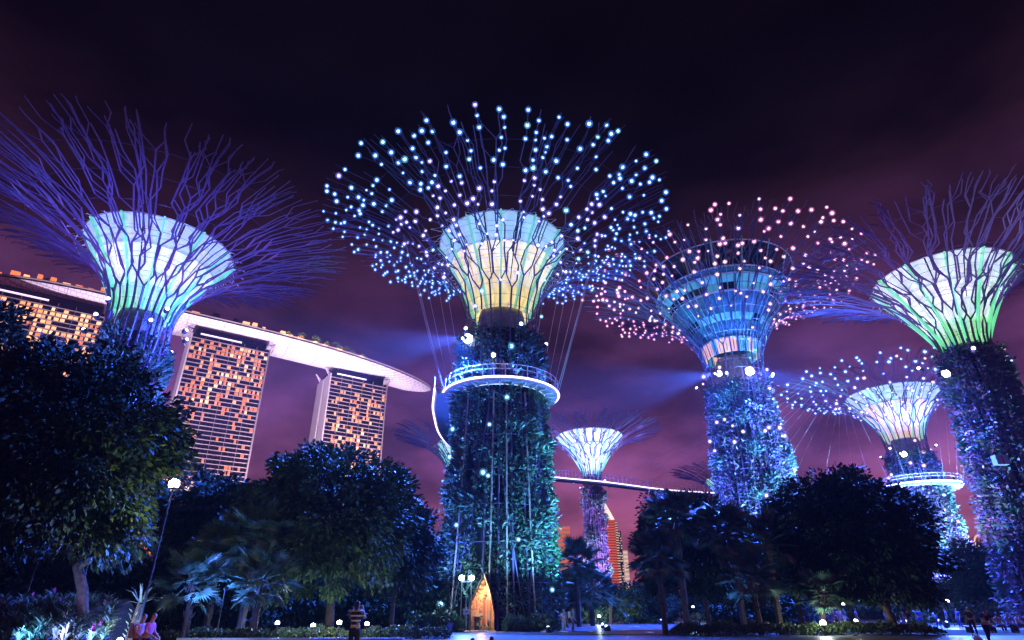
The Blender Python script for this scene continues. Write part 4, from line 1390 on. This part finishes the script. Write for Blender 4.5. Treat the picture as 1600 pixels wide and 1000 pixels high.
# lamp post by the big tree
P = aty(272, 756, 25.5)
T = thing('lamp_post', 'tall lamp post with a blazing white head beside the huge dark tree', 'lamp', (P.x, P.y, 0))
b = MB(); b.tube([(0, 0, 0), (0, 0, P.z * .5), (0, 0, P.z - .25)], [.05, .04, .03], 8); b.build('post', M_DARKMETAL, T)
b = MB(); b.tube([(0, 0, P.z - .26), (0, 0, P.z - .12)], [.12, .16], 8); b.build('collar', M_DARKMETAL, T)
b = MB(); b.ico((0, 0, P.z), .24); b.build('globe', mat('blazing lamp', (.9, .9, .9), emit=(.9, .97, 1.0), es=45, sample=False), T)
lamp('POINT', (1.0, .84, .30), 260, (-.55, .25, P.z - .55), T, size=.2)
# pair of floodlights on a stand left of the doorway
T = thing('floodlight_mast', 'twin headed white floodlight mast left of the pointed doorway', 'lamp', (gx(727, 53), 53, 0))
zl = aty(727, 903, 53).z
b = MB(); b.tube([(-.42, 0, 0), (-.42, 0, zl - .3)], .05, 6); b.tube([(.38, 0, 0), (.38, 0, zl - .3)], .05, 6); b.tube([(-.5, 0, zl - .3), (.5, 0, zl - .3)], .05, 6); b.build('mast', M_DARKMETAL, T)
for s_ in (-.42, .38):
    b = MB(); b.ico((s_, -.05, zl), .24); b.build('lamp_head', mat('flood head', (.9, .9, .9), emit=(.75, .92, 1.0), es=30, sample=False), T)
lamp('POINT', (.25, .62, 1.0), 800, (0, -.8, zl), T, size=.3)
# in-ground lights of the plaza
for (px, Y) in ((924, 51), (976, 55), (880, 50), (1015, 49), (852, 50.5), (955, 62), (995, 68)):
    T = thing('ground_light', 'round white light set flush in the plaza paving', 'lamp', (gx(px, Y), Y, .02), 0, 'flush lights in the plaza')
    b = MB(); b.lathe([(.0, .03), (.26, .03), (.32, .0)], 12); b.build('lens', mat('flush lens', (.9, .9, .9), emit=(.75, .88, 1.0), es=6, sample=False), T)
    b = MB(); b.tube([(.34 * math.cos(2 * PI * j / 16), .34 * math.sin(2 * PI * j / 16), .015) for j in range(16)], .03, 4, closed=True); b.build('rim', M_STEEL_PALE, T)
# dark bollards at the path edge
for px, py in ((738, 996.5), (768, 994)):
    Y = 27.5
    h = aty(px, py, Y).z
    T = thing('bollard', 'short dark round topped bollard at the path edge before the doorway', 'bollard', (gx(px, Y), Y, 0), 0, 'path bollards')
    b = MB(); b.lathe([(.10, 0), (.10, h - .12), (.085, h - .05), (.05, h - .01), (.0, h)], 12); b.build('body', M_DARKMETAL, T, True)
    b = MB(); b.lathe([(.13, 0), (.13, .03), (.10, .03)], 12); b.build('base', M_DARKMETAL, T)

# ------------------------------------------------------------------ pointed doorway
Y = 53.2
dx = gx(752, Y)
T = thing('entrance_portal', 'pointed warm lit doorway at the foot of the supertree', 'doorway', (dx, Y, 0))
m_or = mat('orange timber', (.62, .26, .10), .5, noise=.2, nscale=2)
m_cream = mat('cream screen', (.80, .58, .36), .6)
apex = 4.15
def gable(b, w0, w1, h_side, y0, y1, ax):
    b.add([(w0, y0, 0), (w1, y0, 0), (w1, y0, h_side), (ax, y0, apex), (w0, y0, h_side)], [(0, 1, 2, 3, 4)])
b = MB(); gable(b, -.95, .95, 1.9, 1.0, 1.0, .15); b.build('back_wall', m_cream, T)
for sg, side in ((-1, [(-1.0, 0, 0), (-1.05, 0, 1.95), (.15, 0, apex + .1)]), (1, [(1.0, 0, 0), (1.0, 0, 1.2), (.72, 0, 2.6), (.15, 0, apex + .1)])):
    b = MB(); b.tube(side, .07, 4); b.tube([(p[0], .95, p[2]) for p in side], .07, 4)
    for i in range(len(side) - 1):
        p, q_ = side[i], side[i + 1]
        b.add([(p[0], 0, p[2]), (q_[0], 0, q_[2]), (q_[0], 1.0, q_[2]), (p[0], 1.0, p[2])], [(0, 1, 2, 3)])
    b.build('side_frame', M_DARKMETAL if sg < 0 else m_or, T)
b = MB(); b.box(.18, .92, .55, .62, 0, 2.3); b.build('door', m_or, T)
for i in range(3):
    b = MB(); b.box(.20 + i * .24, .23 + i * .24, .51, .55, .02, 2.28); b.build('door_slat', mat('dark timber', (.30, .08, .03), .5), T)
b = MB(); b.box(.05, .17, .4, .66, 0, 2.45); b.build('door_post', mat('red timber', (.45, .10, .05), .5), T)
rq = random.Random(8)
for i in range(95):                                   # fretwork leaves of the screen
    z = rq.uniform(.15, 3.6)
    lim = 1.0 if z < 1.9 else 1.0 * (apex - z) / (apex - 1.9)
    xx = rq.uniform(-.86, .05) * lim + .12 * (1 - lim)
    a = rq.uniform(-.9, .9)
    b = MB(); l = rq.uniform(.10, .2)
    d = Vector((math.sin(a), 0, math.cos(a))) * l; s2 = Vector((math.cos(a), 0, -math.sin(a))) * l * .28
    o_ = Vector((xx, .93, z))
    b.add([tuple(o_), tuple(o_ + d * .5 + s2), tuple(o_ + d), tuple(o_ + d * .5 - s2)], [(0, 1, 2, 3)])
    b.build('fretwork_leaf', mat('red fretwork', (.50, .10, .05), .6), T)
b = MB(); b.box(-.62, -.22, .82, .90, 0, 1.05); b.build('counter_opening', mat('dark opening', (.03, .01, .02), .8), T)
b = MB(); b.box(-.72, -.1, .66, .92, 1.06, 1.16); b.build('counter', m_cream, T)
b = MB(); b.box(-1.3, 1.2, -1.6, 1.0, .012, .05); b.build('threshold', mat('pale threshold', (.6, .5, .45), .5), T)
lamp('POINT', (1.0, .55, .25), 170, (.1, -.1, 2.9), T, size=.12)
lamp('POINT', (1.0, .62, .40), 60, (.0, -1.0, 1.5), T, size=.12)
Y = 51.6
T = thing('sign_post', 'small pale notice sign on a thin post left of the doorway', 'sign', (gx(728, Y), Y, 0))
b = MB(); b.tube([(0, .03, 0), (0, .03, 1.75)], .035, 6); b.build('post', M_WHITEMETAL, T)
b = MB(); b.box(-.24, .24, -.03, 0, 1.22, 1.60); b.build('board', mat('pale lilac board', (.65, .58, .72), .5), T)
for i in range(3):
    b = MB(); b.box(-.12 + i * .09, -.06 + i * .09, -.036, -.031, 1.36, 1.46); b.build('dark_mark', M_DARKMETAL, T)
T = thing('information_board', 'small blue information board leaning among plants near the doorway', 'sign', (gx(700, 44), 44, 0))
b = MB(); b.hexa([(-.16, 0, .1), (.16, 0, .1), (.16, .04, .1), (-.16, .04, .1), (-.04, .12, .75), (.28, .12, .75), (.28, .16, .75), (-.04, .16, .75)]); b.build('board', mat('blue board', (.05, .12, .5), .4), T)
b = MB(); b.tube([(0, .05, 0), (.05, .1, .4)], .03, 5); b.build('stand', M_DARKMETAL, T)
T = thing('access_box', 'pale blue equipment box hanging on the shaggy supertree trunk', 'box', (0, 0, 0))
p = local(T4, 1563, 719, 6.5) + Vector((T4.location.x, T4.location.y, 0))
T.location = p
b = MB(); b.box(-.6, .6, -.3, .3, -.45, .45); b.build('case', mat('pale blue case', (.30, .50, .75), .4), T)
b = MB(); b.box(-.03, .03, -.34, -.31, -.43, .43); b.build('seam', M_DARKMETAL, T)
b = MB(); b.tube([(0, .3, 0), (0, 2.0, .1)], .06, 5); b.build('bracket', M_DARKMETAL, T)

# ------------------------------------------------------------------ people
SKIN = mat('skin', (.55, .30, .20), .55)
HAIR = mat('dark hair', (.02, .015, .012), .5)
def cloth(name, c):
    return mat('cloth ' + name, c, .8)
def skin_mesh(name, chains, m, parent, root=0, sub=1):
    """chains of ((x, y, z), radius); equal points are welded so the surface stays continuous"""
    V, E, Rr, idx = [], [], [], {}
    for ch in chains:
        prev = None
        for p, r in ch:
            k = tuple(round(c, 3) for c in p)
            if k not in idx:
                idx[k] = len(V); V.append(p); Rr.append(r)
            if prev is not None:
                E.append((prev, idx[k]))
            prev = idx[k]
    me = bpy.data.meshes.new(name)
    me.from_pydata(V, E, [])
    me.materials.append(m)
    o = link(name, me, parent)
    md = o.modifiers.new('skin', 'SKIN')
    sv = me.skin_vertices[0].data
    for i, r in enumerate(Rr):
        sv[i].radius = (r, r)
    sv[root].use_root = True
    md.use_smooth_shade = True
    s_ = o.modifiers.new('sub', 'SUBSURF'); s_.levels = sub; s_.render_levels = sub
    return o
def person(label, x, y, face=0.0, pose='stand', shirt=(.4, .1, .3), trousers=(.05, .05, .08), h=1.68, z=0.0, seed=0, group=None, striped=False, long_hair=False, backpack=None, shorts=False):
    """face: 0 looks towards +x in the thing's own frame, turned about z"""
    T = thing('person', label, 'person', (x, y, z), face, group)
    k = h / 1.7
    rng = random.Random(seed)
    if pose == 'sit':
        hip = Vector((0, 0, .52)); chest = Vector((.05, 0, .92)); neck = Vector((.08, 0, 1.10)); hd = Vector((.13, 0, 1.25))
        knees = [Vector((.44, s_ * .10, .52)) for s_ in (-1, 1)]; ank = [Vector((.50, s_ * .11, .08)) for s_ in (-1, 1)]
        elb = [Vector((.10, s_ * .22, .78)) for s_ in (-1, 1)]; wri = [Vector((.34, s_ * .12, .64)) for s_ in (-1, 1)]
    elif pose == 'bend':
        hip = Vector((0, 0, .90)); chest = Vector((.26, 0, 1.22)); neck = Vector((.40, 0, 1.36)); hd = Vector((.52, 0, 1.45))
        knees = [Vector((.14, -.10, .47)), Vector((-.12, .10, .47))]; ank = [Vector((.16, -.11, .07)), Vector((-.36, .11, .09))]
        elb = [Vector((.40, s_ * .20, 1.02)) for s_ in (-1, 1)]; wri = [Vector((.60, s_ * .14, .95)) for s_ in (-1, 1)]
    else:
        w = .05 * rng.uniform(-1, 1)
        hip = Vector((0, 0, .92)); chest = Vector((.0, 0, 1.30)); neck = Vector((.01, 0, 1.47)); hd = Vector((.03, 0, 1.59))
        st = .12 if pose == 'walk' else .02
        knees = [Vector((st * .7 + .02, -.10, .49)), Vector((-st * .4 + .02, .10, .49))]; ank = [Vector((st, -.11, .07)), Vector((-st * 1.5, .11, .07))]
        elb = [Vector((-.04 + w, s_ * .24, 1.10)) for s_ in (-1, 1)]; wri = [Vector((.10 - w, s_ * .25, .86)) for s_ in (-1, 1)]
        if pose == 'photo':
            elb = [Vector((.14, s_ * .24, 1.20)) for s_ in (-1, 1)]; wri = [Vector((.34, s_ * .08, 1.46)) for s_ in (-1, 1)]
    S = lambda v: tuple(v * k)
    sh = [chest + Vector((0, s_ * .175, .08)) for s_ in (-1, 1)]
    hj = [hip + Vector((.0, s_ * .09, -.03)) for s_ in (-1, 1)]
    ch = [[(S(hip), .125 * k), (S(hip.lerp(chest, .5)), .12 * k), (S(chest), .13 * k), (S(neck), .058 * k), (S(hd.lerp(neck, .35)), .075 * k), (S(hd), .092 * k), (S(hd + (hd - neck).normalized() * .09), .06 * k)]]
    for i in (0, 1):
        ch.append([(S(hip), .125 * k), (S(hj[i].lerp(knees[i], .18)), .085 * k), (S(knees[i]), .058 * k), (S(knees[i].lerp(ank[i], .35)), .055 * k), (S(ank[i]), .037 * k), (S(ank[i] + Vector((.14, 0, -.035))), .034 * k)])
        hand = wri[i] + (wri[i] - elb[i]).normalized() * .10
        ch.append([(S(chest), .13 * k), (S(sh[i]), .06 * k), (S(elb[i]), .042 * k), (S(wri[i]), .030 * k), (S(hand), .034 * k)])
        for f in range(4):                             # fingers
            sp = Vector((.0, (f - 1.5) * .017, 0))
            d_ = (hand - wri[i]).normalized()
            ch.append([(S(hand), .034 * k), (S(hand + d_ * .045 + sp), .010 * k), (S(hand + d_ * (.085 - .008 * abs(f - 1.5)) + sp * 1.1 - Vector((0, 0, .012))), .008 * k)])
        ch.append([(S(wri[i]), .030 * k), (S(wri[i] + (hand - wri[i]) * .6 + Vector((.045, 0, .0))), .011 * k)])
    body = skin_mesh('body', ch, SKIN, T)
    if striped:
        m = bpy.data.materials.new('striped cloth'); m.use_nodes = True
        t = m.node_tree
        tcn = t.nodes.new('ShaderNodeTexCoord'); sp_ = t.nodes.new('ShaderNodeSeparateXYZ'); mm = t.nodes.new('ShaderNodeMath'); mm.operation = 'PINGPONG'; mm.inputs[1].default_value = .068
        cr_ = t.nodes.new('ShaderNodeValToRGB'); cr_.color_ramp.interpolation = 'CONSTANT'
        cr_.color_ramp.elements[0].color = (.008, .008, .012, 1); cr_.color_ramp.elements[1].color = (.75, .72, .78, 1); cr_.color_ramp.elements[1].position = .046
        t.links.new(tcn.outputs['Object'], sp_.inputs[0]); t.links.new(sp_.outputs['Z'], mm.inputs[0]); t.links.new(mm.outputs[0], cr_.inputs[0])
        t.links.new(cr_.outputs[0], t.nodes['Principled BSDF'].inputs['Base Color'])
        ms = m
    else:
        ms = cloth('%.2f %.2f %.2f' % shirt, shirt)
    c2 = [[(S(hip + Vector((0, 0, .02))), .142 * k), (S(hip.lerp(chest, .5)), .137 * k), (S(chest), .148 * k), (S(chest.lerp(neck, .55)), .095 * k)]]
    for i in (0, 1):
        c2.append([(S(chest), .148 * k), (S(sh[i]), .076 * k), (S(sh[i].lerp(elb[i], .75)), .058 * k)])
    skin_mesh('shirt', c2, ms, T)
    c3 = [[(S(hip + Vector((0, 0, .10))), .138 * k), (S(hip), .146 * k)]]
    for i in (0, 1):
        e = knees[i] if shorts else knees[i].lerp(ank[i], .9)
        cc = [(S(hip), .146 * k), (S(hj[i].lerp(knees[i], .2)), .102 * k)]
        if not shorts:
            cc += [(S(knees[i]), .075 * k)]
        else:
            e = hj[i].lerp(knees[i], .72)
        cc += [(S(e), .068 * k if not shorts else .088 * k)]
        c3.append(cc)
    skin_mesh('shorts' if shorts else 'trousers', c3, cloth('%.2f %.2f %.2f' % trousers, trousers), T)
    up = (hd - neck).normalized()
    hc = [[(S(hd + up * .02 - Vector((.03, 0, 0))), .098 * k), (S(hd + up * .10 - Vector((.01, 0, 0))), .075 * k)]]
    if long_hair:
        hc[0].insert(0, (S(hd - up * .16 - Vector((.08, 0, 0))), .075 * k))
    skin_mesh('hair', hc, HAIR, T)
    b = MB()
    f = Vector((.088, 0, 0))
    for s_ in (-1, 1):
        b.ico(S(hd + f + Vector((-.008, s_ * .032, .005))), .011 * k)
    b.build('eyes', mat('eye', (.02, .02, .02), .2), T)
    b = MB(); n0 = hd + f + Vector((0, 0, -.025)); b.add([S(n0 + Vector((0, -.014, -.02))), S(n0 + Vector((0, .014, -.02))), S(n0 + Vector((.022, 0, -.018))), S(n0 + Vector((-.002, 0, .035)))], [(0, 2, 3), (2, 1, 3), (0, 1, 2)])
    b.build('nose', SKIN, T)
    if backpack:
        b = MB(); c_ = chest * k
        b.box(c_.x - .32, c_.x - .14, -.16, .16, c_.z - .32, c_.z + .14); b.build('backpack', cloth('pack', backpack), T)
    return T
Y = 23.15
person('person in a pale pink top and shorts with a grey backpack, sitting on the wall', gx(219, Y, 1), Y, rad(-20), 'sit', (.75, .45, .62), (.06, .05, .08), 1.68, 0, 1, 'people sitting at the wall', shorts=True, backpack=(.45, .48, .55))
person('person in a magenta top and dark shorts, sitting on the wall with arms forward', gx(236, Y, 1), Y - .12, rad(-8), 'sit', (.75, .14, .42), (.03, .03, .05), 1.72, 0, 2, 'people sitting at the wall', shorts=True)
lamp_x = gx(226, 21)
person('visitor in a black and white striped top facing the gardens', gx(555, 20.5, 1), 20.5, rad(84), 'photo', (.1, .1, .1), (.01, .01, .015), 1.72, 0, 3, None, striped=True, long_hair=True)
Y = 51
person('person in pale blue clothes standing by the right foot of the doorway supertree', gx(881, Y, 1), Y, rad(-70), 'stand', (.35, .5, .8), (.3, .4, .6), 1.6, 0, 4)
person('person in teal with a light bag walking beside the doorway supertree', gx(896, Y, 1), Y + .8, rad(-40), 'walk', (.1, .45, .5), (.08, .12, .3), 1.7, 0, 5, backpack=(.6, .3, .25))
for i, (px, lb, c1, c2) in enumerate(((1003, 'lone figure in violet at the far side of the plaza', (.4, .2, .6), (.1, .08, .3)), (1061, 'person in lilac over coral trousers at the far plaza edge', (.6, .4, .8), (.8, .15, .12)),
                                     (1067, 'person in white over coral trousers at the far plaza edge', (.8, .75, .85), (.8, .18, .12)), (1074, 'person in purple over orange trousers at the far plaza edge', (.3, .15, .5), (.85, .25, .12)))):
    person(lb, gx(px, 104, 1), 104, rad(-90 + 30 * i), 'stand', c1, c2, 1.7, 0, 10 + i)
for i, (px, Y, lb, c1, c2, po) in enumerate((
    (1312, 66, 'person in a pink and white top behind the right hedge', (.8, .35, .45), (.5, .2, .2), 'stand'),
    (1319, 68, 'person in a blue shirt and shorts walking behind the right hedge', (.1, .2, .6), (.7, .35, .25), 'walk'),
    (1338, 60, 'person in a violet top next to the domed tree trunk', (.45, .35, .65), (.08, .08, .35), 'stand'),
    (1385, 60, 'person in a lavender shirt left of the domed tree trunk', (.5, .4, .7), (.1, .08, .3), 'stand'),
    (1410, 59, 'person in a long lilac shirt right of the domed tree trunk', (.62, .5, .78), (.2, .15, .5), 'stand'),
    (1436, 62, 'person in deep blue standing near the seated crowd', (.06, .1, .5), (.03, .05, .3), 'stand'),
    (1462, 64, 'person in a light blue shirt stooping in the crowd', (.3, .45, .8), (.04, .05, .2), 'bend'),
    (1479, 66, 'person in navy watching the show from the plaza', (.1, .14, .45), (.03, .04, .2), 'stand'),
    (1497, 63, 'person in royal blue beside the rose light', (.08, .12, .6), (.03, .04, .2), 'stand'),
    (1516, 44, 'dark silhouetted person walking across the plaza', (.012, .012, .02), (.01, .01, .015), 'walk'),
    (1537, 33, 'dark silhouetted person bending over a white bag', (.012, .012, .018), (.01, .01, .012), 'bend'))):
    person(lb, gx(px, Y, 1), Y, rad(-110 + 37 * i), po, c1, c2, 1.7, 0, 30 + i, long_hair=i % 2 == 0)
# seated crowd on a bench wall at the right
T = thing('bench_wall', 'long dark bench wall with seated visitors at the right edge', 'bench', (gx(1568, 50, 0), 50, 0))
b = MB(); b.box(-2.8, 3.4, -.25, .3, .36, .44); b.build('seat', m_wall, T)
for i in range(4):
    b = MB(); b.box(-2.6 + i * 1.7, -2.3 + i * 1.7, -.2, .25, 0, .36); b.build('support', M_DARKMETAL, T)
for i, (px, lb, c1, c2) in enumerate(((1538, 'seated person in pale grey on the dark bench', (.5, .5, .6), (.03, .03, .05)), (1557, 'seated person in mauve with bent knees on the dark bench', (.4, .28, .45), (.1, .1, .2)),
                                     (1573, 'seated person in sky blue on the dark bench', (.25, .4, .8), (.05, .05, .1)), (1588, 'seated person in white top at the end of the dark bench', (.75, .72, .8), (.05, .05, .15)))):
    person(lb, gx(px, 49.9, .9), 49.9, rad(-100 + 10 * i), 'sit', c1, c2, 1.7, 0, 60 + i, long_hair=i % 2 == 1)
T = thing('white_bag', 'crumpled white bag on the ground by the bending silhouette', 'bag', (gx(1528, 34), 34, 0))
b = MB(); b.ico((0, 0, .16), .2); b.ico((.14, 0, .12), .15); b.ico((.02, .05, .30), .07); b.build('body', mat('white bag', (.75, .75, .8), .6), T)
# visitors on the ring walkway
for i, (a, lb, c1) in enumerate(((-97, 'visitor in a cyan top at the ring walkway railing', (.3, .8, .9)), (-86, 'visitor in a pink top at the ring walkway railing', (.9, .5, .6)), (-78, 'visitor in a mint top at the ring walkway railing', (.5, .9, .85)))):
    person(lb, T2.location.x + 5.5 * math.cos(rad(a)), T2.location.y + 5.5 * math.sin(rad(a)), rad(a), 'stand', c1, (.2, .15, .3), 1.65, SKY_Z + .05, 80 + i)

# ------------------------------------------------------------------ damp night air that makes the floodlights glow
HAZE = 0.00013
b = MB(); b.box(-2450, 2450, -250, 2400, -1, 216)
m = bpy.data.materials.new('night haze'); m.use_nodes = True
t = m.node_tree; t.nodes.clear()
_o, _v = t.nodes.new('ShaderNodeOutputMaterial'), t.nodes.new('ShaderNodeVolumePrincipled')
_v.inputs['Color'].default_value = (.9, .9, .95, 1)
_v.inputs['Density'].default_value = HAZE
_v.inputs['Anisotropy'].default_value = .2
t.links.new(_v.outputs[0], _o.inputs['Volume'])
o = b.build('haze', m)
tag(o, 'thin damp night air that lets the floodlights glow', None, kind='stuff')
sc.cycles.volume_bounces = 0
